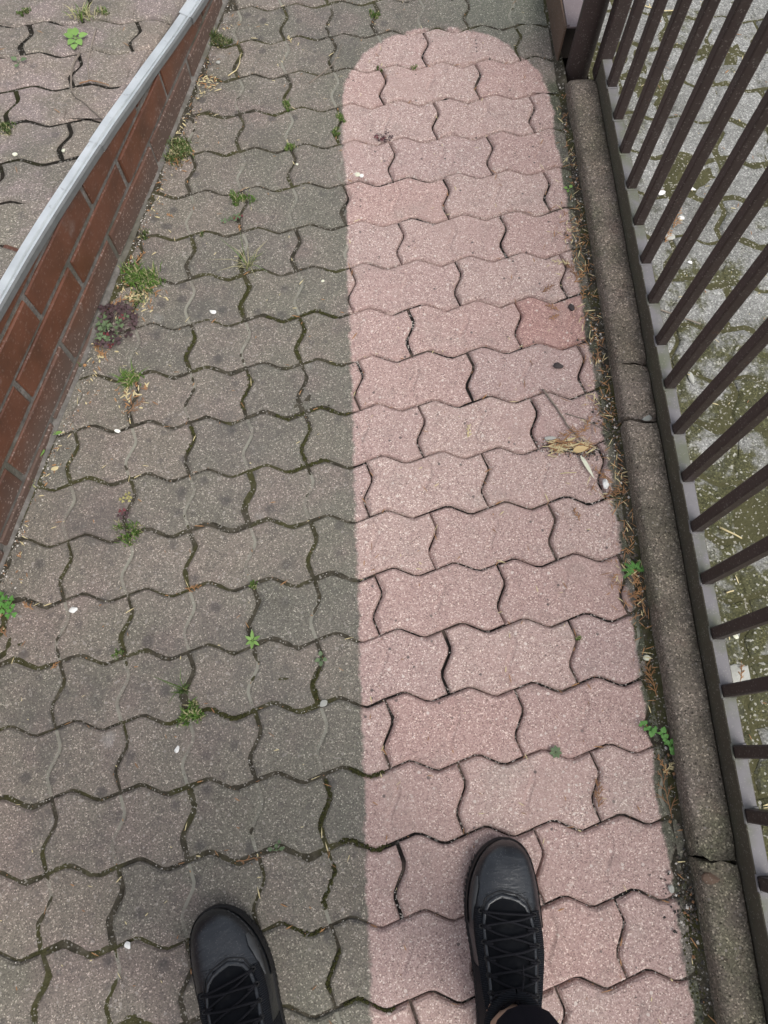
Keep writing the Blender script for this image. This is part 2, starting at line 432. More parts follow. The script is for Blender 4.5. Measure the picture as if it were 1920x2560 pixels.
# ------------------------------------------------------------------ the setting: ground
mesh('ground', [(-40, -40, -.16), (40, -40, -.16), (40, 40, -.16), (-40, 40, -.16)], [(0, 1, 2, 3)], M['soil2'])['kind'] = 'structure'

# ------------------------------------------------------------------ zigzag pavers
SU = 0.1125
GX, GY, GA, GR = -0.07369, 0.97508, 0.0843, 0.99251
ZA = 0.095
def zig_nodes(p, q, sgn):
    """points from lattice corner p to q along a zigzag edge (q excluded), corners rounded"""
    p = Vector(p); q = Vector(q); d = q - p; nrm = Vector((d.y, -d.x))
    nd = [p, p + d * .315 + nrm * (ZA * sgn), p + d * .685 - nrm * (ZA * sgn), q]
    out = [p.copy()]
    for i in (1, 2):
        a, b, c = nd[i - 1], nd[i], nd[i + 1]
        out.append(b + (a - b) * .13); out.append(b + (c - b) * .13)
    return out
def cell_poly(i, j):
    """one half of a paver in lattice units, each point flagged with the edge it opens; v runs towards the camera"""
    E_ = []
    for (a, b, s, e) in (((i, j), (i + 1, j), 1, 't'), ((i + 1, j), (i + 1, j + 1), 1, 'r'),
                         ((i + 1, j + 1), (i, j + 1), -1, 'b'), ((i, j + 1), (i, j), -1, 'l')):
        if s == 1: pts = zig_nodes(a, b, 1)
        else:
            full = zig_nodes(b, a, 1) + [Vector(a)]
            pts = full[::-1][:-1]
        E_ += [(p.x, p.y, e, k) for k, p in enumerate(pts)]
    return E_
def clip(poly, a, b, c):
    "keep a*x+b*y <= c ; poly entries (x,y,flag) with flag of the edge leaving the point"
    out = []
    n = len(poly)
    for k in range(n):
        p, q = poly[k], poly[(k + 1) % n]
        dp = a * p[0] + b * p[1] - c; dq = a * q[0] + b * q[1] - c
        if dp <= 0: out.append(p)
        if (dp < 0 < dq) or (dq < 0 < dp):
            s = dp / (dp - dq)
            x = p[0] + (q[0] - p[0]) * s; y = p[1] + (q[1] - p[1]) * s
            out.append((x, y, 3 if dp < 0 else p[2]))
    return out
def area(poly):
    return 0.5 * sum(p[0] * q[1] - q[0] * p[1] for p, q in zip(poly, poly[1:] + poly[:1]))
def inset(pts, ds):
    "move every edge inwards by its own distance (ds per leaving edge) and intersect neighbours"
    n = len(pts); out = []; N_ = []
    for k in range(n):
        e = pts[(k + 1) % n] - pts[k]
        N_.append(Vector((-e.y, e.x)).normalized() if e.length > 1e-6 else None)
    for k in range(n):
        if N_[k] is None: N_[k] = N_[k - 1] or Vector((1, 0))
    for k in range(n):
        n1, n2, d1, d2, p = N_[k - 1], N_[k], ds[k - 1], ds[k], pts[k]
        det = n1.x * n2.y - n1.y * n2.x
        if abs(det) < .25 or n1.dot(n2) < -.6:
            m = n1 + n2
            m = m.normalized() if m.length > .1 else n1
            out.append(p + m * (d1 + d2) / 2)
        else:
            q = Vector(((d1 * n2.y - d2 * n1.y) / det, (n1.x * d2 - n2.x * d1) / det))
            lim = 1.7 * max(d1, d2, 1e-5)
            if q.length > lim: q *= lim / q.length
            out.append(p + q)
    return out
# leaving-edge flags: 0 long joint, 2 short joint, 1 dummy groove, 3 cut
def paver_mesh(name, halves, mat, rg, gap=1.0, deep=.045, crisp=1.0):
    "halves: ccw polygons in metres, points (x,y,flag of leaving edge)"
    V, F, MI = [], [], []
    GAP = {0: .0009 * gap, 2: .0015 * gap, 1: 0.0, 3: .001}
    for poly in halves:
        n = len(poly)
        fl_ = [int(p[2]) for p in poly]
        gr = [fl_[k] == 1 and fl_[k - 1] == 1 for k in range(n)]
        near = [fl_[k] == 1 or fl_[k - 1] == 1 for k in range(n)]
        pts = [Vector((p[0] + rg.uniform(-.0006, .0006), p[1] + rg.uniform(-.0006, .0006))) if not nn else Vector((p[0], p[1])) for p, nn in zip(poly, near)]
        g0 = [GAP[f] + (rg.uniform(-.0003, .0004) if f != 1 else 0) for f in fl_]
        o0 = inset(pts, g0)
        o1 = inset(pts, [g + (.0027 if f == 1 else .0022 * crisp) for g, f in zip(g0, fl_)])
        o2 = inset(pts, [g + (.0062 if f == 1 else .0056 * crisp) for g, f in zip(g0, fl_)])
        cen = sum(pts, Vector((0, 0))) / n
        for k in range(n):                      # a few chipped corners
            if not near[k] and rg.random() < .05:
                c_ = (cen - pts[k]).normalized() * rg.uniform(.002, .006)
                o2[k] = o2[k] + c_; o1[k] = o1[k] + c_ * .7
        b = len(V)
        V += [(p.x, p.y, -deep) for p in o0]
        V += [(p.x, p.y, -.0020 if gr[k] else -.0085) for k, p in enumerate(o0)]
        V += [(p.x, p.y, -.0017 if gr[k] else -.0026 + rg.uniform(-.0006, .0004)) for k, p in enumerate(o1)]
        V += [(p.x, p.y, rg.uniform(-.0003, .0003)) for p in o2]
        for r in range(3):
            for k in range(n):
                if r == 0 and fl_[k] == 1: continue
                k2 = (k + 1) % n
                F.append((b + r * n + k, b + r * n + k2, b + (r + 1) * n + k2, b + (r + 1) * n + k))
                MI.append(1 if (fl_[k] == 1 and r == 1) else 0)
        F.append(tuple(b + 3 * n + k for k in range(n))); MI.append(0)
    me = bpy.data.meshes.new(name); me.from_pydata(V, [], F)
    for m_ in mat: me.materials.append(m_)
    me.polygons.foreach_set('material_index', MI); me.update()
    return me

def lay(field, name, origin, ang, ratio, urange, vrange, clips, mat, to3d, gap, jit, seed, crisp=1.0, skip=None):
    """lay pavers in running bond. clips: half planes a*x+b*y<=c in the ground plan; to3d(x,y)->(z, normal)"""
    rg = random.Random(seed)
    ca, sa = math.cos(ang), math.sin(ang)
    def wxy(u, v):
        x = u * SU; y = -v * SU * ratio
        return origin[0] + x * ca - y * sa, origin[1] + x * sa + y * ca
    whole = []
    for j in range(*vrange):
        for i in range(*urange):
            if (i - j) % 2: continue
            cx, cy = wxy(i + 1, j + .5)
            halves = []
            for h in (0, 1):
                pl = []
                for (u, v, e, k) in cell_poly(0 + h, 0):
                    x = (u - 1) * SU; y = -(v - .5) * SU * ratio
                    pl.append((x, y, 1 if (e == 'r' and h == 0) or (e == 'l' and h == 1) else (0 if e in 'tb' else 2)))
                # v points down, so the loop is clockwise: reverse it and move the edge flags along
                m = len(pl)
                pl = [(pl[k][0], pl[k][1], pl[(k - 1) % m][2]) for k in range(m - 1, -1, -1)]
                # extra points so the dummy groove reaches its depth close to both ends
                m = len(pl); pl2 = []
                for k in range(m):
                    a_, b_, f0 = pl[k], pl[(k + 1) % m], pl[k - 1][2]
                    pl2.append(a_)
                    if a_[2] == 1 and f0 != 1: pl2.append((a_[0] + (b_[0] - a_[0]) * .16, a_[1] + (b_[1] - a_[1]) * .16, 1))
                    if a_[2] == 1 and b_[2] != 1: pl2.append((a_[0] + (b_[0] - a_[0]) * .84, a_[1] + (b_[1] - a_[1]) * .84, 1))
                halves.append(pl2)
            cut = False
            for (a, b, c) in clips:
                # to local axes
                la = a * ca + b * sa; lb = -a * sa + b * ca; lc = c - a * cx - b * cy
                new = []
                for pl in halves:
                    q = clip(pl, la, lb, lc)
                    if q != pl: cut = True
                    if len(q) > 2 and area(q) > 3e-4: new.append(q)
                    else: cut = True
                halves = new
            if not halves: continue
            if skip and skip(cx, cy): continue
            if cut: me = paver_mesh(name, halves, mat, rg, gap, crisp=crisp)
            else:
                if len(whole) < 7:
                    whole.append(paver_mesh(name, halves, mat, rg, gap, crisp=crisp)); me = whole[-1]
                else: me = rg.choice(whole)
            o = bpy.data.objects.new(name, me)
            z, nrm = to3d(cx, cy)
            nn = Vector((nrm[0] + rg.gauss(0, jit), nrm[1] + rg.gauss(0, jit), 1)).normalized()
            q = Vector((0, 0, 1)).rotation_difference(nn) @ Matrix.Rotation(ang + (rg.gauss(0, .004) if not cut else 0), 4, 'Z').to_quaternion()
            o.rotation_mode = 'QUATERNION'; o.rotation_quaternion = q
            o.location = (cx + (rg.gauss(0, .0007) if not cut else 0), cy + (rg.gauss(0, .0006) if not cut else 0), z + rg.uniform(-.0018, .0014))
            link(o, field)

def soil_sheet(name, x0f, x1f, y0, y1, zf, mat, step=.010):
    "bedding between two edges, one row per step, height zf(x,y)"
    rows = []
    n = int((y1 - y0) / step)
    for k in range(n + 1):
        y = y0 + (y1 - y0) * k / n
        a, b = x0f(y), x1f(y)
        m = 110
        rows.append([(a + (b - a) * i / m, y, zf(a + (b - a) * i / m, y)) for i in range(m + 1)])
    mb = MB(); mb.grid(rows)
    mb.f = [f[::-1] if False else f for f in mb.f]
    o = mb.build(name, mat, None, True)
    return o

def wash_d(x, y):
    dx = x + .0437 * y - .2085; dy = max(y - 1.43, 0)
    return math.hypot(dx, dy) - .2435
def soil_z(x, y):
    d = wash_d(x, y)
    n1 = mnoise.noise(Vector((x * 9, y * 9, 3))); n2 = mnoise.noise(Vector((x * 70, y * 70, 1)))
    dirty = -.0036 + .0026 * n1 + .0018 * n2
    washed = -.0095 + .006 * n1 + .002 * n2
    s = min(1, max(0, (d + .01) / .02))
    z = washed + (dirty - washed) * s
    # litter strip against the kerb and against the wall
    k = kerb_x(y) - x
    if k < .028: z += .0085 * (1 - max(0, k) / .028) ** 1.5 * (1 + n1)
    wl = x - wall_x(y)
    if wl < .03: z += .004 * (1 - wl / .03) * (1 + n1)
    return z
path = soil_sheet('path', lambda y: wall_x(y) - .01, lambda y: kerb_x(y) + .005, -1.15, 2.6, soil_z, M['soil'])
path['kind'] = 'structure'
wl = (-1.0, WS, -WX - .004)                     # x >= WX+WS*y
kr = (1.0, .0414, .4835 - .010)                 # x <= kerb - gap
lay(path, 'paver', (GX, GY), GA, GR, (-9, 6), (-15, 20), [wl, kr, (0, 1, 2.55), (0, -1, 1.1)], [M['paver'], M['groove']], lambda x, y: (0, (0, 0)), 1.0, .0055, 11)

# one redder paver at the kerb
c_ = G(1365, 790)
for o in path.children:
    if (o.location - c_).length < .075: o.color = (.97, .84, .82, 1)

# upper pavement behind the wall
def upz_soil(x, y):
    return up_z(x, y) - .0062 + .002 * mnoise.noise(Vector((x * 9, y * 9, 8))) + .0015 * mnoise.noise(Vector((x * 70, y * 70, 5)))
upper = soil_sheet('upper_pavement', lambda y: -1.9, lambda y: wall_x(y) - .022, -1.05, 2.6, upz_soil, M['soil3'], .02)
upper['kind'] = 'structure'
lay(upper, 'paver', (-.765, 1.4832), .1101, 1.0, (-10, 7), (-11, 24),
    [(1.0, -WS, WX - .0195), (0, 1, 2.55), (0, -1, 1.0), (-1, 0, 1.80)], [M['paver_up'], M['paver_up']], lambda x, y: (up_z(x, y), (-UC, -UB)), 1.25, .009, 12, 1.4)

# yard behind the fence
def yard_soil(x, y):
    return -.0088 + .0045 * mnoise.noise(Vector((x * 6, y * 6, 18))) + .002 * mnoise.noise(Vector((x * 60, y * 60, 5)))
yard = soil_sheet('yard', lambda y: kerb_x(y) + .064, lambda y: 2.0, -1.0, 2.7, yard_soil, M['soil4'], .02)
yard['kind'] = 'structure'
lay(yard, 'paver', (.62, 1.06), -.10, 1.0, (-4, 14), (-15, 19),
    [(-1.0, -.0414, -.4835 - .095), (1, 0, 1.95), (0, 1, 2.6), (0, -1, .95)], [M['yard'], M['yard']], lambda x, y: (-.006, (0, 0)), 1.3, .010, 13, 1.7)

# ------------------------------------------------------------------ brick wall with zinc flashing
wall = empty('brick_wall', (wall_x(1.0), 1.0, 0))
tag(wall, 'low brown brick wall with a zinc edge, left of the grey path', 'wall')
WI = wall.matrix_world.inverted() if False else Matrix.Translation((-wall_x(1.0), -1.0, 0))
cw = math.sqrt(1 + WS * WS)
NW = Vector((1, -WS, 0)).normalized()          # out of the wall, towards the path
def wpt(y, z, out=0.0):
    p = Vector((wall_x(y), y, z)) + NW * out
    return p - Vector((wall_x(1.0), 1.0, 0))
Y0, Y1 = -1.05, 2.65
# mortar body
mb = MB()
N = 96
rows = []
for k in range(N + 1):
    y = Y0 + (Y1 - Y0) * k / N
    zt = max(flash_z(y), -.02) + .006
    def nz(z, y=y): return -.004 + .0016 * mnoise.noise(Vector((y * 25, z * 25, 2)))
    rows.append([wpt(y, zt - .03, -.020), wpt(y, zt + .004, -.012), wpt(y, zt, nz(zt)), wpt(y, zt * .66, nz(zt * .66)), wpt(y, zt * .33, nz(zt * .33)), wpt(y, -.0, nz(0)), wpt(y, -.14, -.004), wpt(y, -.14, -.020)])
mb.grid([r[::-1] for r in rows], closed=True)
mb.add([r for r in rows[0]], [tuple(range(8))]); mb.add([r for r in rows[-1]], [tuple(range(8))[::-1]])
mb.build('mortar', M['mortar'], wall)
# bricks
def clip2(poly, f):
    out = []; n = len(poly)
    for k in range(n):
        p, q = poly[k], poly[(k + 1) % n]; dp, dq = f(p), f(q)
        if dp <= 0: out.append(p)
        if (dp < 0 < dq) or (dq < 0 < dp):
            s = dp / (dp - dq); out.append((p[0] + (q[0] - p[0]) * s, p[1] + (q[1] - p[1]) * s))
    return out
brg = random.Random(5)
CL = .042
def course_top(c): return .341 - .0735 * c
PER = .2545
for c in range(-4, 7):
    zt0 = course_top(c); zb0 = zt0 - .0735
    off = .607 if c % 2 == 0 else .735
    for i in range(-7, 10):
        ya = off + i * PER + .0062; yb = off + (i + 1) * PER - .0062
        if yb < Y0 or ya > Y1: continue
        w = brg.uniform(-.001, .001)
        poly = [(ya, zb0 + .0064 - CL * ya + w), (yb, zb0 + .0064 - CL * yb + w), (yb, zt0 - .0064 - CL * yb + w), (ya, zt0 - .0064 - CL * ya + w)]
        poly = [(max(Y0, y), z) for y, z in poly]
        poly = clip2(poly, lambda p: p[1] - (flash_z(p[0]) + .003))
        if len(poly) < 3: continue
        poly = clip2(poly, lambda p: -.06 - p[1])
        if len(poly) < 3 or max(p[1] for p in poly) < -.02: continue
        pr = brg.uniform(-.0012, .0012); tl = brg.uniform(-.0015, .0015)
        ym = sum(p[0] for p in poly) / len(poly); zm = sum(p[1] for p in poly) / len(poly)
        def shr(p, d):
            return (p[0] - math.copysign(min(d, abs(p[0] - ym) * .5), p[0] - ym), p[1] - math.copysign(min(d, abs(p[1] - zm) * .5), p[1] - zm))
        n = len(poly)
        r0 = [wpt(p[0], p[1], -.06) for p in poly]
        r1 = [wpt(p[0] + brg.uniform(-.0008, .0008), p[1] + brg.uniform(-.0008, .0008), -.0016 + pr) for p in poly]
        r2 = [wpt(*shr(p, .0022), .0008 + pr + tl * (p[0] - ym) * 6) for p in poly]
        m2 = MB(); m2.grid([r0, r1, r2], closed=True); m2.f.append(tuple(2 * n + k for k in range(n))); m2.m.append(0)
        m2.build('brick', M['brick'], wall)
# flashing: two lengths, the far one lapped over the near one
def flashing(ya, yb, lift, rnd_):
    m3 = MB(); rows = []
    n = max(6, int((yb - ya) / .06))
    for k in range(n + 1):
        y = ya + (yb - ya) * k / n
        z = flash_z(y); wv = .0012 * mnoise.noise(Vector((y * 9, lift * 100, 0)))
        a = .004 + lift; cr = max(0, mnoise.noise(Vector((y * 4, 3, 0))) + .2)
        rows.append([wpt(y, z + .000, a - .0015), wpt(y, z - .0005, a + wv), wpt(y, z + .013, a + .0012 + wv), wpt(y, z + .0165, a - .002 + wv * .5),
                     wpt(y, z + .0162, a - .0062), wpt(y, z + .0105 , a - .0070), wpt(y, z + .0172 + .002 * cr, a - .0088 - .0030 * cr), wpt(y, z + .0195 + lift, -.017 - .004 * rnd_ + wv), wpt(y, z + .006, -.019 - .004 * rnd_)])
    m3.grid([r[::-1] for r in rows])
    m3.m = []
    for i in range(len(rows) - 1):
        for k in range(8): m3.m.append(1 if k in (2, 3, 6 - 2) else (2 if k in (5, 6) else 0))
    o = m3.build('flashing', [M['zinc'], M['zinc_top'], M['zinc_edge']], wall)
    return o
flashing(Y0, 1.10, 0, 0); flashing(1.085, 1.565, .0015, 0); flashing(1.555, Y1, .004, 1)
# mortar foot where the wall meets the path
mb = MB(); rows = []
for k in range(230):
    y = Y0 + (Y1 - Y0) * k / 229
    a = .002 + .005 * mnoise.noise(Vector((y * 14, 0, 0))); h = .006 + .006 * mnoise.noise(Vector((y * 9, 4, 0)))
    rows.append([wpt(y, h, -.004), wpt(y, h * .8, .0035), wpt(y, .002, max(.004, a) + .003), wpt(y, -.02, max(.004, a) + .005)])
mb.grid([r[::-1] for r in rows]); mb.build('mortar_foot', M['mortar'], wall, True)

# ------------------------------------------------------------------ kerb
kerb = empty('kerb', (kerb_x(.6), .6, 0))
tag(kerb, 'rounded grey concrete kerb between the washed strip and the fence', 'kerb')
KP = [(0, -.12), (.0, .004), (.0004, .021), (.0018, .0295), (.0050, .0350), (.0105, .0378), (.020, .0392), (.036, .0402), (.052, .0408), (.0592, .0400), (.0615, .0365), (.0618, .028), (.0618, -.12)]
def kerb_stone(ya, yb, jag_a, jag_b, rounded=False):
    m4 = MB(); rows = []
    n = max(4, int((yb - ya) / .016))
    sd = rnd.uniform(0, 50)
    for k in range(n + 1):
        y = ya + (yb - ya) * k / n
        r = []
        for (px, pz) in KP:
            yy = y
            e = mnoise.noise(Vector((px * 160, sd, pz * 90)))
            if k == 0: yy += jag_a * (e + (.6 if px < .02 else -.2))
            if k == n: yy += jag_b * (e + (.6 if px < .02 else -.2))
            z = pz
            if pz > 0:
                z += .0014 * mnoise.noise(Vector((px * 60, y * 40, sd))) + .0012 * mnoise.noise(Vector((px * 150, y * 120, sd)))
                if k in (0, n): z -= .004
                if rounded and y > yb - .05:
                    q = (y - (yb - .05)) / .05; z *= math.sqrt(max(0.02, 1 - q * q))
            r.append(Vector((kerb_x(yy) + px + .0008 * mnoise.noise(Vector((y * 40, pz * 60, sd))), yy, z)) - kerb.location)
        rows.append(r)
    m4.grid(rows)
    L = len(KP)
    m4.f.append(tuple(range(L))); m4.m.append(0); m4.f.append(tuple(len(m4.v) - L + i for i in range(L))[::-1]); m4.m.append(0)
    return m4.build('kerb_stone', M['kerb'], kerb, True)
for o in (kerb_stone(.723, 1.485, .008, 0, True), kerb_stone(.601, .7175, .008, .009), kerb_stone(-.158, .595, .006, .008), kerb_stone(-1.05, -.163, 0, .006)):
    o.data.polygons[-1].use_smooth = False; o.data.polygons[-2].use_smooth = False

# ------------------------------------------------------------------ fence
fence = empty('fence', (rail_x(.5), .5, 0))
tag(fence, 'dark brown steel bar fence on a rail behind the concrete kerb', 'fence')
fl = fence.location
def fbox(name, ya, yb, xa, xb, za, zb, mats, top=None, bev=.0015):
    "box running with the fence line; optional other material on the top face"
    m5 = MB()
    def P(x, y, z): return Vector((rail_x(y) + x, y, z)) - fl
    b = bev
    prof = [(xa + b, za), (xb - b, za), (xb, za + b), (xb, zb - b), (xb - b, zb), (xa + b, zb), (xa, zb - b), (xa, za + b)]
    m5.grid([[P(x, ya, z) for x, z in prof][::-1], [P(x, yb, z) for x, z in prof][::-1]], closed=True)
    m5.f += [tuple(range(8)), tuple(range(15, 7, -1))]; m5.m += [0, 0]
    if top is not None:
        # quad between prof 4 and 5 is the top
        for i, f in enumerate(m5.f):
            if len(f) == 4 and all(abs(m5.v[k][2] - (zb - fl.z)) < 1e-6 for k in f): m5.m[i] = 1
    return m5.build(name, mats, fence)
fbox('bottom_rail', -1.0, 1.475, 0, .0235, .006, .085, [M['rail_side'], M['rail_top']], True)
fbox('top_rail', -1.0, 1.475, -.002, .027, 1.06, 1.10, M['bar'])
# stile at the end
def vbar(name, y, w, d, xo, za, zb):
    m5 = MB(); b = .0022
    pr = [(b, 0), (w - b, 0), (w, b), (w, d - b), (w - b, d), (b, d), (0, d - b), (0, b)]
    sl = -.0425
    m5.grid([[(Vector((xo + x, yy, z))) for x, yy in pr] for z in (za, zb)], closed=True)
    m5.f += [tuple(range(8))[::-1], tuple(range(8, 16))]; m5.m += [0, 0]
    return m5
sm = vbar('stile', 0, .030, .030, -.004, .034, 1.10).build('stile', M['bar'], fence)
sm.location = Vector((rail_x(1.46), 1.462, 0)) - fl; sm.rotation_euler = (0, 0, .0425)
bar_me = vbar('bar', 0, .0195, .0195, .0015, .0848, 1.062)
b0 = None
for i in range(0, 26):
    y = 1.378 - .0925 * i
    if b0 is None:
        b0 = bar_me.build('bar', M['bar'], fence); o = b0
    else:
        o = b0.copy(); link(o); o.parent = fence
    o.location = Vector((rail_x(y), y, 0)) - fl
    o.rotation_euler = (rnd.gauss(0, .001), rnd.gauss(0, .001), .0425 + rnd.gauss(0, .01))
# weld beads at the feet of the bars
for i in range(0, 26):
    y = 1.378 - .0925 * i
    if i == 0:
        m6 = MB(); m6.tube([(-.0005, -.0012, .0862), (.022, -.0012, .0862), (.0225, .021, .0862), (-.0005, .021, .0862), (-.0005, -.0012, .0862)], .0019, 5)
        wb = m6.build('weld', M['rail_top'], fence); o = wb
    else:
        o = wb.copy(); link(o); o.parent = fence
    o.location = Vector((rail_x(y), y, 0)) - fl; o.rotation_euler = (0, 0, .0425)

# round gate post
post = empty('gate_post', (.455, 1.528, 0))
tag(post, 'round dark brown steel post at the far end of the kerb', 'post')
m7 = MB()
m7.grid([[(r_ * math.cos(2 * math.pi * k / 28), r_ * math.sin(2 * math.pi * k / 28), z) for k in range(28)] for r_, z in ((.028, -.1), (.028, .0), (.0275, .012), (.0275, 1.25))], closed=True)
m7.build('post_tube', M['bar'], post, True)
m7 = MB(); m7.grid([[(r_ * math.cos(2 * math.pi * k / 28), r_ * math.sin(2 * math.pi * k / 28), z) for k in range(28)] for r_, z in ((.029, 1.248), (.029, 1.256), (.02, 1.264), (.0005, 1.266))], closed=True)
m7.build('post_cap', M['bar'], post, True)

# gate channel past the post
chan = empty('gate_channel', (.41, 1.56, 0))
tag(chan, 'rusty steel channel of the next gate, behind the round post', 'gate')
def cf(x, y, z): return (x - .05 * y, y, z)
m8 = MB(); m8.box((0, 0, -.03), (.004, 1.1, .087), 0, cf); m8.build('side_plate', M['rust'], chan)
m8 = MB(); m8.box((.0045, -.0, .083), (.075, 1.1, .0868), 0, cf); m8.box((.0045, .001, .0869), (.010, 1.1, .0905), 0, cf); m8.build('top_plate', M['pinkrust'], chan)
m8 = MB(); m8.box((.0045, .05, -.03), (.07, 1.1, .0825), 0, cf); m8.build('hollow_shade', M['dark'], chan)  # solid dark block stands in for the shaded hollow under the plates

# ------------------------------------------------------------------ plants
def tuft_mesh(name, R_, n, h, mats, rg, flat=.6, ex=1.0, w=.0011, lean=(0, 0)):
    V, F, MI = [], [], []
    cs = [(rg.gauss(0, .5), rg.gauss(0, .5), rg.uniform(.3, .8), rg.uniform(.45, 1.0)) for _ in range(3 + int(R_ * 260))]
    for _ in range(n):
        a = rg.uniform(0, 2 * math.pi); c0 = rg.choice(cs)
        bx = R_ * ex * (c0[0] + c0[2] * .8 * rg.gauss(0, .55)); by = R_ * (c0[1] + c0[2] * .8 * rg.gauss(0, .55))
        hh = h * rg.uniform(.35, 1.1) * c0[3]; d = a + rg.gauss(0, .9)
        out = hh * flat * rg.uniform(.2, 1.3)
        dx, dy = math.cos(d) * out + lean[0] * hh, math.sin(d) * out + lean[1] * hh
        sx, sy = -math.sin(d), math.cos(d); ww = w * rg.uniform(.6, 1.3)
        b = len(V)
        V += [(bx - sx * ww, by - sy * ww, 0), (bx + sx * ww, by + sy * ww, 0),
              (bx + dx * .4 - sx * ww * .9, by + dy * .4 - sy * ww * .9, hh * .62), (bx + dx * .4 + sx * ww * .9, by + dy * .4 + sy * ww * .9, hh * .62),
              (bx + dx, by + dy, hh * rg.uniform(.7, 1.0))]
        F += [(b, b + 1, b + 3, b + 2), (b + 2, b + 3, b + 4)]
        q = rg.random(); mi = 0 if q < .58 else (1 if q < .80 or len(mats) < 3 else 2)
        MI += [min(mi, len(mats) - 1)] * 2
    return V, F, MI
def tuft(px, py, R_, n, h, label, mats=('grass', 'grass_dark', 'grass_dry'), cat='grass', name='grass_tuft', seed=1, plane=None, **kw):
    p = plane(px, py) if plane else G(px, py)
    V, F, MI = tuft_mesh(name, R_, n, h, mats, random.Random(seed), **kw)
    o = mesh(name, V, F, [M[m] for m in mats], None, False, MI)
    o.location = (p.x, p.y, p.z - .001)
    o['group'] = 'grass and moss tufts in the joints'
    tag(o, label, cat, 'grass and moss tufts in the joints')
    return o
GT = ('grass', 'grass_dark', 'grass_dry'); MT = ('grass_dark', 'moss', 'grass_dry'); DT = ('grass_dry', 'grass_dark', 'grass')
tuft(545, 100, .024, 900, .018, 'dark green moss cushion at the wall foot, furthest up the path', MT, seed=2, w=.0008, flat=.8)
tuft(452, 375, .031, 1100, .017, 'dark moss cushion with straw bits, against the wall below the furthest cushion', MT, seed=3, w=.0008, flat=.8)
tuft(345, 697, .026, 800, .024, 'bright green grass tuft by the wall, just above the purple clover', GT, seed=4, ex=1.5, flat=.9)
tuft(352, 742, .024, 260, .012, 'half dry yellow grass clump directly below the bright green wall tuft', DT, seed=41, ex=1.2)
tuft(330, 945, .014, 150, .024, 'loose green grass tuft with straw sprigs, below the purple clover', GT, seed=5, ex=1.6, flat=1.3)
tuft(316, 1334, .018, 320, .016, 'flat green grass tuft below the small red clover plant', GT, seed=6, ex=1.4)
tuft(300, 1632, .008, 90, .012, 'tiny green tuft in a joint below the big white chip', GT, seed=7)
tuft(474, 1792, .017, 300, .018, 'bright green tuft under the long thin grass blades', GT, seed=8, ex=1.4, flat=.9)
tuft(462, 1725, .006, 26, .062, 'long thin grass blades standing in a joint of the dark pavers', ('grass_dark', 'grass', 'grass_dry'), seed=9, flat=.7, w=.0009)
tuft(632, 1462, .008, 70, .012, 'small green tuft on a joint above the six-leaved rosette', GT, seed=10)
tuft(604, 500, .020, 360, .017, 'green and yellow tuft in a joint, upper middle of dark pavers', GT, seed=11)
tuft(618, 667, .008, 34, .060, 'wispy dry grass blades lying across a joint, upper middle', DT, seed=12, flat=1.3, w=.0007)
tuft(717, 265, .013, 300, .010, 'short bright moss strip in a vertical joint, left of the washed strip end', GT, seed=13, w=.0008)
tuft(724, 372, .012, 260, .010, 'short moss clump at a joint crossing below the bright moss strip', GT, seed=14, w=.0008)
tuft(846, 290, .011, 260, .010, 'bright moss on the very edge of the washed strip, upper piece', GT, seed=15, w=.0008)
tuft(841, 335, .011, 240, .010, 'bright moss on the very edge of the washed strip, lower piece', GT, seed=16, w=.0008)
tuft(941, 38, .010, 260, .011, 'bright green moss in a joint beyond the round end of the strip', GT, seed=17, w=.0008)
tuft(505, 585, .006, 60, .008, 'tiny brown green tuft in a joint left of the wispy grass', MT, seed=18)
tuft(195, 918, .013, 110, .018, 'sparse dry green tuft at the wall foot, below the purple clover', MT, seed=19)
tuft(75, 1212, .010, 90, .014, 'small green tuft in the corner of wall and path, lower left', GT, seed=20)
tuft(358, 590, .013, 160, .010, 'dull green tuft at the wall foot, above the bright grass', MT, seed=21)
tuft(210, 38, .022, 70, .034, 'dry yellow grass on the upper pavement, next to the leafy seedling', DT, seed=22, plane=GU, flat=1.1)
tuft(255, 30, .012, 70, .022, 'dry grass clump on the upper pavement, nearer to the zinc edge', DT, seed=23, plane=GU)
tuft(62, 35, .010, 160, .013, 'dark moss in a joint near the top left corner, upper pavement', MT, seed=24, plane=GU)
tuft(14, 322, .016, 240, .010, 'brown moss clump in a joint at the left edge, upper pavement', MT, seed=25, plane=GU)
tuft(1445, 1594, .005, 90, .009, 'tiny moss dot in a black joint of the pink pavers', GT, seed=26, w=.0008)
tuft(1032, 168, .008, 50, .010, 'straw coloured tuft in a joint inside the round end', DT, seed=27)
tuft(950, 178, .008, 110, .007, 'brown moss at a joint just inside the round end', MT, seed=28)

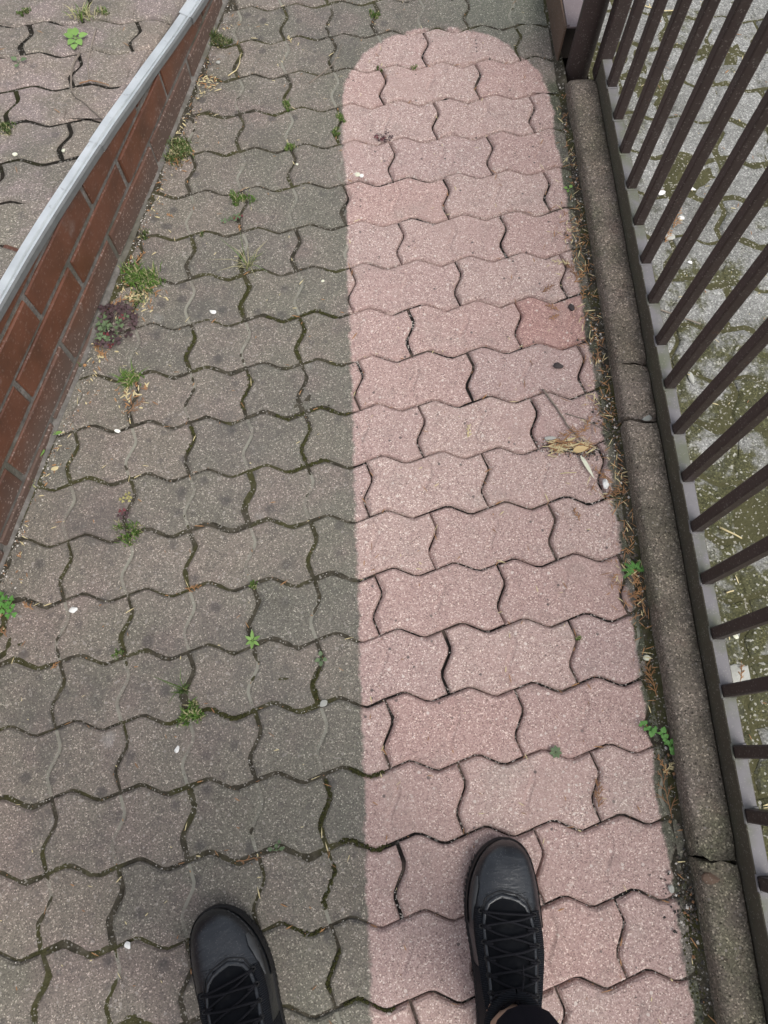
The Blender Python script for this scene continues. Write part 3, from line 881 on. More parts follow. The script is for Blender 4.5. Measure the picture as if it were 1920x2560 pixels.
def leaf_mesh(name, L, W, mat, fold=.18, bend=.15, n=6, tip=.5):
    V, F = [], []
    for k in range(n + 1):
        t = k / n; w = W * (math.sin(math.pi * t ** .75) ** .8 if 0 < t < 1 else .04) * (1 - .12 * t)
        y = L * t; z = -bend * L * t * t
        V += [(-w, y, z + fold * w), (0, y, z), (w, y, z + fold * w)]
        if k:
            b = 3 * (k - 1); F += [(b, b + 1, b + 4, b + 3), (b + 1, b + 2, b + 5, b + 4)]
    me = bpy.data.meshes.new(name); me.from_pydata(V, [], F); me.materials.append(mat)
    me.polygons.foreach_set('use_smooth', [True] * len(F)); me.update(); return me
def trefoil_mesh(name, s, mat):
    V, F = [], []
    for k in range(3):
        a = 2 * math.pi * k / 3
        prof = [(0, .05), (.30, .42), (.52, .78), (.40, 1.02), (.14, 1.0), (0, .86), (-.14, 1.0), (-.40, 1.02), (-.52, .78), (-.30, .42)]
        b = len(V)
        V.append((math.sin(a) * .5 * s, math.cos(a) * .5 * s, -.03 * s))
        for (x, y) in prof:
            X = x * math.cos(a) + y * math.sin(a); Y = -x * math.sin(a) + y * math.cos(a)
            V.append((X * s, Y * s, (.10 * abs(x) - .12 * y * y) * s))
        for i in range(10): F.append((b, b + 1 + i, b + 1 + (i + 1) % 10))
    me = bpy.data.meshes.new(name); me.from_pydata(V, [], F); me.materials.append(mat); me.update(); return me
def put_leaf(me, parent, loc, rx, rz, s=1.0, name='leaf', ry=0.0):
    o = bpy.data.objects.new(name, me); o.location = loc; o.rotation_euler = (rx, ry, rz); o.scale = (s, s, s); return link(o, parent)
def stems(parent, lines, mat, r=.0006):
    m9 = MB()
    for a, b in lines: m9.tube([a, [(a[i] + b[i]) / 2 + (.002 if i == 2 else 0) for i in range(3)], b], r, 4, cap=False)
    m9.build('stem', mat, parent)

# purple clover by the wall
pg = random.Random(31)
cp = G(282, 815); clo = empty('clover_plant', (cp.x, cp.y, 0))
tag(clo, 'purple and green clover-leaved plant sprawling at the wall foot', 'plant')
tm = {k: trefoil_mesh('leaf', .0088, M[k]) for k in ('leaf_dull', 'leaf_purple', 'leaf_red')}
ln = []
for k in range(64):
    a = pg.uniform(0, 2 * math.pi); r = .050 * math.sqrt(pg.random())
    x, y = r * math.cos(a) * 1.0, r * math.sin(a) * 1.05
    if cp.x + x < wall_x(cp.y + y) + .004: x = wall_x(cp.y + y) + .006 - cp.x + pg.uniform(0, .02)
    z = .022 - .25 * r + pg.uniform(-.003, .006)
    cen = math.hypot(x + .004, y + .006)
    kind = 'leaf_dull' if cen < .026 + pg.gauss(0, .008) else ('leaf_red' if pg.random() < .10 else 'leaf_purple')
    put_leaf(tm[kind], clo, (x, y, z), pg.gauss(0, .25), pg.uniform(0, 6.28), pg.uniform(.75, 1.25), ry=pg.gauss(0, .25))
    ln.append(((x * .35, y * .35, 0), (x, y, z)))
stems(clo, ln, M['leaf_purple'], .0005)
# small red and yellow clover in a joint
cp = G(318, 1248); c2 = empty('clover_plant', (cp.x, cp.y, 0))
tag(c2, 'tiny red and yellow clover-leaved plant in a joint between two pavers', 'plant')
M['leaf_yellow'] = simple('yellowing_leaf', (.20, .19, .07), (.28, .25, .10), 50, .6)
ty = trefoil_mesh('leaf', .0075, M['leaf_yellow'])
for (x, y, me) in ((.003, .006, ty), (-.006, -.004, ty), (.007, -.003, ty), (-.003, -.028, tm['leaf_red']), (-.006, -.036, tm['leaf_purple']), (.004, -.034, tm['leaf_purple'])):
    put_leaf(me, c2, (x, y, .008 + pg.uniform(0, .004)), pg.gauss(0, .2), pg.uniform(0, 6), .8)
stems(c2, [((0, 0, 0), (.003, .006, .008)), ((0, -.02, 0), (-.003, -.028, .008))], M['leaf_red'], .0005)
# small clover in the upper middle
cp = G(590, 545); c3 = empty('clover_plant', (cp.x, cp.y, 0))
tag(c3, 'grey green clover-leaved plant below the upper middle grass tuft', 'plant')
for k in range(8):
    put_leaf(tm['leaf_dull' if k < 6 else 'leaf_red'], c3, (pg.gauss(0, .008), pg.gauss(0, .010), .006 + pg.uniform(0, .006)), pg.gauss(0, .2), pg.uniform(0, 6), .8)
# dark plant at the joint crossing of the strip
cp = G(960, 348); c4 = empty('clover_plant', (cp.x, cp.y, 0))
tag(c4, 'dark purple clover-leaved plant on a joint of the pink strip', 'plant')
for k in range(12):
    put_leaf(tm['leaf_purple' if k % 4 else 'leaf_red'], c4, (pg.gauss(0, .011), pg.gauss(0, .008), .004 + pg.uniform(0, .006)), pg.gauss(0, .3), pg.uniform(0, 6), .62)
# clover with a white flower at the left edge
cp = G(22, 1512); c5 = empty('clover_plant', (cp.x, cp.y, 0))
tag(c5, 'green clover with a small white flower at the left edge', 'plant')
tg = trefoil_mesh('leaf', .0095, M['leaf_vivid'])
for (x, y) in ((.004, .006), (.010, -.004), (-.006, -.008), (.002, -.012), (-.008, .004), (.012, -.018), (-.012, .012)):
    put_leaf(tg, c5, (x, y, .012 + pg.uniform(0, .006)), pg.gauss(0, .2), pg.uniform(0, 6), pg.uniform(.8, 1.1))
m9 = MB()
for k in range(14):
    a = k * 2.4; r = .0012 + .0002 * k
    m9.tube([(r * .3 * math.cos(a), r * .3 * math.sin(a), .018), (r * math.cos(a), r * math.sin(a), .023)], [.0009, .0003], 4)
f = m9.build('flower', M['petal'], c5); f.location = (-.010, .007, 0)
stems(c5, [((0, 0, 0), (.004, .006, .012)), ((0, 0, 0), (-.010, .007, .02)), ((0, 0, 0), (.010, -.018, .012))], M['leaf_vivid'])

def rosette(px, py, leaves, label, mat='leaf', name='seedling', plane=None, h=.004):
    p = plane(px, py) if plane else G(px, py)
    o = empty(name, (p.x, p.y, p.z)); tag(o, label, 'plant', 'seedlings in the joints')
    lines = []
    for (ang, L, W, off) in leaves:
        me = leaf_mesh('leaf', L, W, M[mat] if isinstance(mat, str) else M[mat[0]])
        a = math.radians(ang)
        loc = (math.sin(-a) * -off * -1, math.cos(a) * off, h + .25 * off)
        loc = (-math.sin(a) * off, math.cos(a) * off, h + .2 * off)
        put_leaf(me, o, loc, .25 + rnd.gauss(0, .08), a)
        lines.append(((0, 0, 0), loc))
    stems(o, lines, M[mat if isinstance(mat, str) else mat[0]])
    return o
rosette(632, 1602, [(5, .017, .0034, .002), (62, .013, .0032, .002), (125, .012, .003, .002), (178, .014, .0034, .002), (235, .013, .003, .002), (300, .014, .0032, .002)], 'six-leaved light green rosette in a joint, middle left')
rosette(126, 1092, [(20, .012, .0042, .010), (-75, .014, .0042, .012), (-35, .013, .0045, .004), (150, .014, .0048, .012), (170, .020, .0065, .030), (60, .012, .0045, .006)], 'light green oval-leaved seedling leaning on the wall foot')
rosette(690, 2126, [(75, .008, .0034, .006), (-70, .010, .003, .006), (0, .007, .003, .004), (-20, .006, .003, .012)], 'tiny pale green seedling in a joint above the left shoe', 'leaf_dull')
rosette(803, 1646, [(10, .009, .004, .004), (120, .010, .004, .003), (-110, .009, .0038, .003), (180, .010, .004, .005)], 'small green weed in a mossy joint left of the strip edge', 'leaf_dull')
rosette(1387, 1880, [(a, .009, .0035, .002) for a in range(0, 360, 52)], 'small dark green leafy weed growing on the pink pavers', 'leaf_dull')
rosette(192, 100, [(a, .020, .0085, .006) for a in (10, 80, 150, 215, 290)] + [(40, .015, .007, .014), (185, .018, .008, .022)], 'bright green broad-leaved seedling on the upper pavement beside a twig', plane=GU)
rosette(47, 158, [(60, .013, .0055, .004), (-70, .013, .0055, .006), (185, .012, .005, .010)], 'pale green seedling in the mossy upper joint at the left', 'leaf_dull', plane=GU)
rosette(1420, 476, [(70, .009, .004, .003), (-40, .009, .004, .004), (160, .008, .0035, .004)], 'two small pale leaves in the grit beside the kerb', 'leaf')
# creeping plant by the kerb
p = G(1640, 1835); cr = empty('creeping_weed', (p.x, p.y, .004))
tag(cr, 'creeping green weed with round leaves between pink pavers and kerb', 'plant')
pa = [G(1602, 1812), G(1625, 1826), G(1648, 1838), G(1665, 1856), G(1678, 1880)]
m9 = MB(); m9.tube([(q.x - p.x, q.y - p.y, .006) for q in pa], .0008, 5); m9.build('stem', M['leaf_vivid'], cr)
lr = leaf_mesh('leaf', .0105, .0050, M['leaf_vivid'], n=5)
for k, q in enumerate(pa):
    for a in (-70, -20, 30, 80, 150):
        put_leaf(lr, cr, (q.x - p.x + rnd.gauss(0, .002), q.y - p.y + rnd.gauss(0, .002), .006 + rnd.uniform(0, .006)), .1, math.radians(a + rnd.gauss(0, 25)), rnd.uniform(.6, 1.1))
# green fern-like seedling at the kerb
p = G(1583, 1426); fe = empty('conifer_seedling', (p.x, p.y, .003))
tag(fe, 'bright green feathery conifer seedling at the kerb edge', 'plant')
nl = leaf_mesh('leaf', .0078, .0014, M['leaf_vivid'], n=3)
for (ang, L) in ((-75, .040), (-100, .022), (95, .024), (60, .020), (125, .026), (-35, .018), (20, .014)):
    a = math.radians(ang)
    m9 = MB(); e = (-math.sin(a) * L, math.cos(a) * L, .006)
    m9.tube([(0, 0, 0), (e[0] * .5, e[1] * .5, .007), e], .0007, 4); m9.build('stem', M['leaf_vivid'], fe)
    for k in range(1, 8):
        t = k / 7
        for s in (-1, 1): put_leaf(nl, fe, (e[0] * t, e[1] * t, .007), .1, a + s * .75, (1.15 - .6 * t) * .8)
# moss in the joints, as one mass
mo_v, mo_f = [], []
mg = random.Random(77)
ca, sa = math.cos(GA), math.sin(GA)
def lat(u, v):
    x = u * SU; y = -v * SU * GR
    return GX + x * ca - y * sa, GY + x * sa + y * ca
def joint_pt(kind, u, v, t):
    zz = [(0, 0), (.315, ZA), (.685, -ZA), (1, 0)]
    for (a, o1), (b, o2) in zip(zz, zz[1:]):
        if t <= b: o = o1 + (o2 - o1) * (t - a) / (b - a); break
    return lat(u + o, v + t) if kind == 'v' else lat(u + t, v - o)
def moss_run(kind, u, v, t0, t1, dens=150, wd=.0030, h=.005):
    for _ in range(int(dens * (t1 - t0))):
        t = mg.uniform(t0, t1); x, y = joint_pt(kind, u, v, t)
        x += mg.gauss(0, wd * .55); y += mg.gauss(0, wd * .55)
        s = mg.uniform(.0009, .0026); z = -.003 + mg.uniform(0, h * .5); b = len(mo_v)
        hh = s * mg.uniform(.8, 1.6)
        mo_v.extend([(x + s, y, z), (x, y + s, z), (x - s, y, z), (x, y - s, z), (x + mg.gauss(0, s * .3), y + mg.gauss(0, s * .3), z + hh)])
        mo_f.extend([(b, b + 1, b + 4), (b + 1, b + 2, b + 4), (b + 2, b + 3, b + 4), (b + 3, b, b + 4)])
for a in (('v', -1, 1, .05, .95), ('v', -3, 1, .15, .8), ('v', -2, 0, .2, .9), ('v', -2, 2, .15, .85), ('v', -3, 3, .1, .6), ('v', -1, 3, .2, .9), ('v', -1, 7, .45, .95), ('v', -1, 9, .1, .8), ('v', -1, 10, .2, .8), ('v', -1, 11, .3, .8),
          ('h', -2, 1, .4, 1), ('h', -1, 1, 0, .7), ('h', -2, 3, .5, 1), ('h', -1, 3, .1, .8), ('h', -1, 10, .2, .9), ('h', -2, 11, .3, .9), ('h', -1, 12, .1, .8), ('h', -1, 9, .4, .9), ('h', -3, 8, .2, .9), ('h', -2, 4, .7, 1), ('h', -1, 4, 0, .4)):
    moss_run(*a)
for _ in range(900):                            # a green-black band on the paver margin at the kerb
    y = mg.uniform(-.5, 1.3)
    if mnoise.noise(Vector((y * 5, 3, 0))) < -.05: continue
    x = kerb_x(y) - mg.uniform(.006, .030); s = mg.uniform(.0008, .0022); b = len(mo_v); z = .0002
    mo_v.extend([(x + s, y, z), (x, y + s, z), (x - s, y, z), (x, y - s, z), (x, y, z + s * .6)])
    mo_f.extend([(b, b + 1, b + 4), (b + 1, b + 2, b + 4), (b + 2, b + 3, b + 4), (b + 3, b, b + 4)])
tag(mesh('moss', mo_v, mo_f, M['moss']), 'olive moss filling the joints of the dark unwashed pavers', 'moss', kind='stuff')

# ------------------------------------------------------------------ dry sprigs, twigs, stones, litter
def sprig_geo(rg, L=.05, dens=9, sub=True, w=.0009):
    m_ = MB()
    n = 7; pts = []
    x = 0
    for k in range(n + 1):
        t = k / n; x += rg.gauss(0, .0006)
        pts.append(Vector((x, L * t, .0015 + .003 * math.sin(math.pi * t))))
    m_.tube(pts, [w * (1 - .6 * k / n) for k in range(n + 1)], 4)
    for k in range(1, dens):
        t = k / dens; p = pts[int(t * n)]; s = 1 if k % 2 else -1
        l = L * .38 * (1 - .65 * t) * rg.uniform(.7, 1.2); a = s * rg.uniform(.5, .85)
        e = p + Vector((math.sin(a) * l, math.cos(a) * l, rg.uniform(-.001, .002)))
        mid = (p + e) / 2 + Vector((0, l * .08, .0008))
        m_.tube([p, mid, e], [w * .8, w * .8, w * .35], 4)
        if sub:
            for q in (.4, .65):
                pp = p + (e - p) * q; l2 = l * .38; a2 = a + rg.choice((-1, 1)) * rg.uniform(.5, .8)
                m_.tube([pp, pp + Vector((math.sin(a2) * l2, math.cos(a2) * l2, .0006))], [w * .7, w * .35], 4)
    return m_
sg = random.Random(9)
SPR = {}
def sprig_me(mat, v, L, dens):
    key = (mat, v, L)
    if key not in SPR:
        m_ = sprig_geo(random.Random(hash((v, dens)) & 255), L, dens)
        me = bpy.data.meshes.new('dry_sprig'); me.from_pydata(m_.v, [], m_.f); me.materials.append(M[mat]); me.update(); SPR[key] = me
    return SPR[key]
def sprig(px, py, ang, L, label, mat='sprig', v=0, dens=9, z=.001, plane=None):
    p = plane(px, py) if plane else G(px, py)
    o = bpy.data.objects.new('dry_sprig', sprig_me(mat, v, L, dens))
    a = math.radians(ang)
    o.location = (p.x + math.sin(a) * L / 2, p.y - math.cos(a) * L / 2, p.z + z); o.rotation_euler = (sg.gauss(0, .05), sg.gauss(0, .1), a)
    link(o); tag(o, label, 'dry sprig', 'dry conifer sprigs on the ground'); return o
sprig(1627, 1697, 10, .062, 'long upright orange sprig lying against the kerb', dens=12)
sprig(1490, 1980, 0, .045, 'brown sprig pointing up a black joint of the pink pavers', 'sprig_brown', 1, 11)
sprig(1580, 1490, 50, .040, 'orange-brown sprig in the heap just below the green feathery seedling', 'sprig_brown', 2)
sprig(1595, 1480, -60, .036, 'orange sprig crossing the heap below the green feathery seedling', 'sprig', 3)
sprig(1440, 1285, 20, .030, 'small orange sprig alone on a pink paver, right middle', 'sprig', 4, 6)
sprig(1430, 1085, 100, .055, 'orange sprig along the litter heap on a paver joint', 'sprig', 5, 10)
sprig(1405, 1110, -80, .060, 'brown sprig at the left end of the litter heap', 'sprig_brown', 6, 10)
sprig(1395, 1125, -60, .050, 'straw sprig over the litter heap on the joint', 'sprig_pale', 7, 9)
sprig(1468, 1060, -30, .035, 'thin orange sprig above the tan dry leaf', 'sprig', 8, 8)
sprig(1380, 770, 60, .030, 'straw orange sprig left of the dark oval stone', 'sprig', 9, 7)
sprig(1385, 795, -70, .026, 'small orange sprig below left of the dark oval stone', 'sprig', 10, 7)
sprig(1455, 732, -10, .036, 'orange sprig above the dark oval stone', 'sprig', 11, 8)
sprig(1368, 722, -50, .030, 'dull brown sprig at the edge of the upper kerb litter', 'sprig_brown', 12, 8)
sprig(1425, 672, 30, .045, 'brown sprig in the upper kerb litter, left piece', 'sprig_brown', 13, 9)
sprig(1450, 690, -40, .045, 'orange sprig in the upper kerb litter, right piece', 'sprig', 14, 9)
sprig(1400, 660, 80, .040, 'straw sprig at the top of the upper kerb litter', 'sprig_pale', 15, 8)
sprig(1490, 890, -15, .040, 'orange brown sprig in the grit where the kerb is cracked', 'sprig_brown', 16, 8)
sprig(1535, 1235, -75, .045, 'brown sprig spreading below the white stone at the kerb', 'sprig_brown', 17, 9)
sprig(1500, 1185, 35, .034, 'orange sprig left of the white stone at the kerb', 'sprig', 18, 8)
sprig(1655, 1912, 20, .034, 'orange sprig under the creeping weed at the kerb', 'sprig', 19, 8)
sprig(1672, 1915, -50, .030, 'pale yellow scaly sprig beside the orange one at the kerb', 'sprig_pale', 20, 9)
sprig(1660, 1985, 10, .075, 'thin long brown sprig in the lower kerb gap', 'sprig_brown', 21, 7)
sprig(1172, 1078, -12, .028, 'pale straw sprig lying alone in the middle of a pink paver', 'sprig_pale', 22, 8)
sprig(330, 742, -15, .026, 'pale yellow scaly sprig below the half dry clump', 'sprig_pale', 23, 8)
sprig(292, 760, -50, .040, 'orange sprig between the wall and the pale scaly sprig', 'sprig', 24, 8)
sprig(250, 880, 40, .042, 'straw orange sprig below the purple clover', 'sprig', 25, 8)
sprig(352, 645, -30, .034, 'tan sprig above the bright green wall tuft', 'sprig', 26, 7)
sprig(392, 735, -10, .018, 'tiny orange sprig right of the half dry clump', 'sprig', 27, 6)
sprig(318, 985, 10, .030, 'pale sprig below the loose grass tuft', 'sprig_pale', 28, 8)
sprig(340, 1015, -40, .045, 'brown twiggy sprig below the loose grass tuft', 'sprig_brown', 29, 7)
sprig(440, 405, 30, .030, 'straw sprig at the foot of the second moss cushion', 'sprig', 30, 7)
sprig(425, 540, 60, .020, 'small orange sprig on a dark paver near the wall', 'sprig', 31, 6)
sprig(598, 572, 5, .016, 'tiny orange sprig in the joint below the grey green clover', 'sprig', 32, 6)
sprig(725, 100, 20, .024, 'straw sprig on a dark paver in the top middle', 'sprig_pale', 33, 6)
sprig(484, 1470, -85, .030, 'orange sprig in the long joint above the rosette, left', 'sprig', 34, 7)
sprig(140, 1663, -50, .020, 'orange sprig on a joint at the left edge of the path', 'sprig', 35, 6)
sprig(622, 2148, -80, .040, 'reddish brown stem in the joint left of the tiny pale seedling', 'sprig_brown', 36, 4)
sprig(70, 1515, 60, .026, 'orange sprig right of the white-flowered clover', 'sprig', 37, 6)
sprig(8, 1575, 40, .030, 'orange brown sprig under the white-flowered clover', 'sprig_brown', 38, 7)
def GYd(px, py): return G(px, py, -.005)
sprig(1690, 545, -20, .060, 'golden dry sprig seen between bars in the yard, upper part', 'sprig', 39, 12, plane=GYd)
sprig(1668, 590, -25, .040, 'orange sprig at the foot of the golden one in the yard', 'sprig', 40, 9, plane=GYd)
sprig(1850, 1680, -15, .040, 'orange sprig on a pale yard paver between lower bars', 'sprig', 41, 6, plane=GYd)

def twig(pts, r, label, plane=None, mat='twig', name='twig'):
    P = [(plane(*q) if plane else G(*q)) for q in pts]
    o0 = P[0]; m_ = MB()
    Q = []
    for i in range(len(P) - 1):
        for k in range(3):
            Q.append(P[i].lerp(P[i + 1], k / 3) - o0 + Vector((rnd.gauss(0, .0004), rnd.gauss(0, .0004), r + .0012)))
    Q.append(P[-1] - o0 + Vector((0, 0, r + .001)))
    m_.tube(Q, [r * (1 - .45 * k / len(Q)) for k in range(len(Q))], 6)
    ob = m_.build(name, M[mat], None, True); ob.location = o0
    return tag(ob, label, 'twig', 'twigs on the paving')
z3 = .18083
tw = twig([(a * z3, b * z3) for a, b in ((1110, 750), (1050, 850), (1010, 930), (990, 1060), (990, 1180), (1000, 1270), (1060, 1360), (1130, 1400), (1210, 1470), (1290, 1550), (1415, 1655))], .0024, 'long bent grey twig on the upper pavement', GU)
twig([(a * z3, b * z3) for a, b in ((1330, 420), (1290, 560), (1250, 720), (1222, 850), (1215, 960), (1235, 1090))], .0018, 'shorter straight twig on the upper pavement, nearer the zinc edge', GU)
twig([(1100 * z3, 1170 * z3), (1240 * z3, 1125 * z3), (1380 * z3, 1150 * z3), (1510 * z3, 1195 * z3)], .0013, 'dark thin twig in an upper joint beside the bent twig', GU, 'sprig_brown')
twig([(773, 210), (800, 190), (829, 166), (845, 140), (854, 112)], .0016, 'thin dark twig across a joint left of the round end')
twig([(1355, 975), (1375, 1000), (1400, 1035), (1420, 1070), (1445, 1095), (1472, 1118)], .0020, 'long brown twig on the pink pavers above the litter heap')
twig([(1412, 1035), (1455, 1048), (1490, 1066), (1520, 1080)], .0012, 'fine brown twig from the long twig towards the kerb')
twig([(570, 192), (590, 178), (600, 160), (600, 145)], .0012, 'pale curved stalk on a dark paver near the first moss cushion', None, 'sprig_pale')
twig([(1400, 2370 / 2), (1440, 1182)], .0010, 'short pale stalk beside the litter heap', None, 'sprig_pale')
twig([(1635, 772), (1690, 790), (1750, 812)], .0018, 'thin bent twig lying in the yard behind the rail', GYd)
twig([(1797, 1320), (1852, 1347)], .0022, 'thick straw stalk on yard moss between the bars', GYd, 'sprig_pale')
twig([(1812, 1482), (1832, 1477)], .0018, 'short straw stalk on yard moss, lower down', GYd, 'sprig_pale')
twig([(1600, 15), (1660, 30), (1720, 28)], .0016, 'straw stalk along a yard joint at the top', GYd, 'sprig_pale')

def stone(px, py, sx, sy, sz, ang, label, mat='white', seed=0, plane=None, name='stone_chip', cat='stone', group='stone chips on the ground', zoff=0.0):
    p = plane(px, py) if plane else G(px, py)
    rg = random.Random(seed + 100)
    bm = bmesh.new(); bmesh.ops.create_icosphere(bm, subdivisions=2, radius=1)
    pl = [(Vector((rg.gauss(0, 1), rg.gauss(0, 1), rg.gauss(0, 1))).normalized(), rg.uniform(.55, .85)) for _ in range(8)]
    for v in bm.verts:
        for n_, d_ in pl:
            e = v.co.dot(n_) - d_
            if e > 0: v.co -= n_ * e
        v.co = Vector((v.co.x * sx, v.co.y * sy, max(v.co.z * sz, -sz * .6)))
    me = bpy.data.meshes.new(name); bm.to_mesh(me); bm.free(); me.materials.append(M[mat]); me.update()
    o = bpy.data.objects.new(name, me); o.location = (p.x, p.y, p.z + sz * .6 + .0004 + zoff); o.rotation_euler = (0, 0, math.radians(ang)); link(o)
    return tag(o, label, cat, group)
stone(532, 780, .0085, .0055, .002, -15, 'white flat chip on a dark paver right of the purple clover', seed=1)
stone(183, 1525, .0095, .0062, .003, 25, 'large white chip on a dark paver, left side', seed=2)
stone(443, 1873, .0052, .0062, .003, 0, 'small white pebble on a dark paver above the left shoe', 'white', 3)
stone(320, 2363, .0060, .0065, .002, 20, 'bright white flat chip on a joint left of the left shoe', seed=4)
stone(1511, 1212, .0080, .0110, .008, 5, 'white angular stone lying against the kerb', seed=5)
stone(1675, 2221, .0058, .0070, .003, 30, 'pale grey square chip on the pink strip near the right shoe', 'grey_stone', 6)
stone(1427, 770, .0070, .0095, .004, 10, 'dark brown oval stone on a reddish paver', 'dark_stone', 7)
stone(1394, 915, .0120, .0078, .004, -5, 'dark brown flat stone on a pink paver', 'dark_stone', 8)
stone(807, 704, .0040, .0036, .002, 0, 'small cream pebble on a dark paver, upper middle', 'pod', 9)
stone(808, 1759, .0085, .0060, .0015, 20, 'grey leaf-shaped chip on a joint left of the strip', 'grey_stone', 10)
stone(742, 412, .0 + .0035, .003, .002, 0, 'tiny cream pebble beside a mossy joint', 'pod', 11)
stone(893, 438, .0070, .0060, .003, 0, 'cream pebble on the pink strip, at its left edge', 'pod', 12)
stone(904, 441, .0055, .0045, .003, 30, 'white chip right beside the cream pebble on the strip', 'white', 13)
stone(1615, 1645, .0082, .0052, .004, -15, 'pale yellowish pebble in the kerb gap above the long orange sprig', 'pod', 14)
stone(545, 158, .0060, .0048, .003, 10, 'pale pebble on a dark paver below the first moss cushion', 'grey_stone', 15)
stone(38, 388, .0052, .0038, .003, 10, 'cream pebble in an upper joint, left', 'pod', 16, GU)
stone(160, 378, .0042, .0042, .003, 10, 'round cream pebble on the upper pavement, middle', 'pod', 17, GU)
stone(117, 1012, .0028, .0028, .002, 0, 'cream crumb at the wall foot near the oval-leaved seedling', 'pod', 18)
stone(136, 1172, .0085, .0050, .0015, 20, 'flat straw coloured chip at the wall foot, lower left', 'sprig_pale', 19)
stone(294, 1078, .0072, .0038, .0015, -20, 'white seed husk in a dark joint, left', 'petal', 20)
stone(212, 915, .0050, .0040, .003, 0, 'small pink brick crumb at the wall foot', 'sprig', 21)
stone(1725, 472, .0130, .0065, .002, -20, 'white flat flake in the yard between upper bars', 'white', 22, GYd)
stone(1652, 482, .0110, .0075, .002, 20, 'white ragged flake in the yard beside a short stalk', 'white', 23, GYd)
stone(1703, 546, .0095, .0050, .002, 0, 'white oval flake in the yard above the golden sprig', 'white', 24, GYd)
stone(1672, 594, .0140, .0100, .004, -10, 'grey angular stone in the yard at the orange sprig', 'grey_stone', 25, GYd)
stone(1743, 585, .0055, .0040, .002, 0, 'tiny white flake in the yard, right of the grey stone', 'white', 26, GYd)
stone(1724, 657, .0060, .0045, .002, 0, 'small white flake in the yard below the tiny one', 'white', 27, GYd)
stone(1908, 303, .0190, .0095, .005, -15, 'large pale flake at the right edge of the yard', 'white', 28, GYd)
stone(1797, 140, .0110, .0050, .002, -8, 'white flake in the yard near the top right', 'white', 29, GYd)
stone(1667, 910, .0060, .0110, .002, 10, 'white flake right behind the bottom rail', 'white', 30, GYd)
stone(1726, 944, .0060, .0150, .002, 8, 'greenish grey flake on the mossy yard', 'grey_stone', 31, GYd)
stone(1838, 1592, .0060, .0050, .003, 0, 'yellowish crumb in the lower yard moss', 'pod', 32, GYd)
stone(1840, 1690, .0300, .0240, .004, 20, 'pinkish grey slab chip in the lower yard', 'grey_stone', 33, GYd, zoff=-.002)
stone(1375, 1098, .0140, .0048, .004, 0, 'grey brown stick-like stone in the litter heap', 'grey_stone', 34)
stone(1617, 1047, .0125, .0070, .006, 10, 'grey stone wedged in the broken kerb joint', 'grey_stone', 35, lambda a, b: G(a, b, .030))
stone(1775, 2195, .0160, .0095, .006, -5, 'reddish brown lump in the lower kerb joint', 'rust', 36, lambda a, b: G(a, b, .034))
# dry leaf and pod in the litter heap
p = G(1455, 1125); me = leaf_mesh('dry_leaf', .032, .007, M['leaf_tan'], .3, .05, 8)
o = bpy.data.objects.new('dry_leaf', me); o.location = (p.x - .02, p.y - .004, .006); o.rotation_euler = (.05, .2, math.radians(-78)); link(o)
tag(o, 'curled tan dry leaf lying on the litter heap', 'leaf')
p = G(1448, 1142); me = leaf_mesh('seed_pod', .052, .0042, M['pod'], .6, .03, 9)
o = bpy.data.objects.new('seed_pod', me); o.location = (p.x, p.y, .006); o.rotation_euler = (0, 0, math.radians(-154)); link(o)
tag(o, 'long pale curved pod below the tan dry leaf', 'pod')
# cigarette end in the yard
p = G(1912, 2165, 0); cg = empty('cigarette_butt', (p.x, p.y, .002), .25)
tag(cg, 'orange and white cigarette end in the yard at the right edge', 'cigarette end')
m_ = MB(); m_.tube([(0, -.026, .004), (0, .0, .004)], .0042, 12); m_.build('filter', M['orange_paper'], cg, False)
m_ = MB(); m_.tube([(0, .0002, .004), (0, .016, .004)], .0040, 12); m_.build('paper', M['white'], cg, False)

# loose grit and crumbs, uncountable
def scatter(name, label, mats, items):
    V, F, MI = [], [], []
    for (x, y, z, s, m) in items:
        b = len(V); a = rnd.uniform(0, 6.28); e = rnd.uniform(.55, 1.0); hh = s * rnd.uniform(.5, .9)
        c_, s_ = math.cos(a), math.sin(a)
        for (u, v, w) in ((1, 0, 0), (.2, e, 0), (-1, .2, 0), (-.1, -e, 0), (.15, .1, 1), (0, 0, -.5)):
            V.append((x + (u * c_ - v * s_) * s, y + (u * s_ + v * c_) * s, z + w * hh))
        F += [(b, b + 1, b + 4), (b + 1, b + 2, b + 4), (b + 2, b + 3, b + 4), (b + 3, b, b + 4), (b + 1, b, b + 5), (b + 2, b + 1, b + 5), (b + 3, b + 2, b + 5), (b, b + 3, b + 5)]
        MI += [m] * 8
    o = mesh(name, V, F, [M[m] for m in mats], None, False, MI)
    return tag(o, label, name, kind='stuff')
it = []
for _ in range(5200):
    y = rnd.uniform(-.75, 1.48); n_ = mnoise.noise(Vector((y * 4.5, 9, 0))) + .6 * mnoise.noise(Vector((y * 13, 2, 0)))
    heap = math.exp(-((y - .64) / .06) ** 2) + math.exp(-((y - .80) / .05) ** 2) + math.exp(-((y + .21) / .045) ** 2) + math.exp(-((y - 1.03) / .06) ** 2)
    if rnd.random() > .18 + .6 * n_ + .8 * heap: continue
    x = kerb_x(y) - .002 - abs(rnd.gauss(0, .010 + .014 * heap))
    it.append((x, y, .0005 + rnd.uniform(0, .003 + .003 * heap), rnd.choice((.0010, .0014, .0019, .0026, .0034)), rnd.choice((0, 0, 0, 0, 0, 3, 3, 3, 1, 2))))
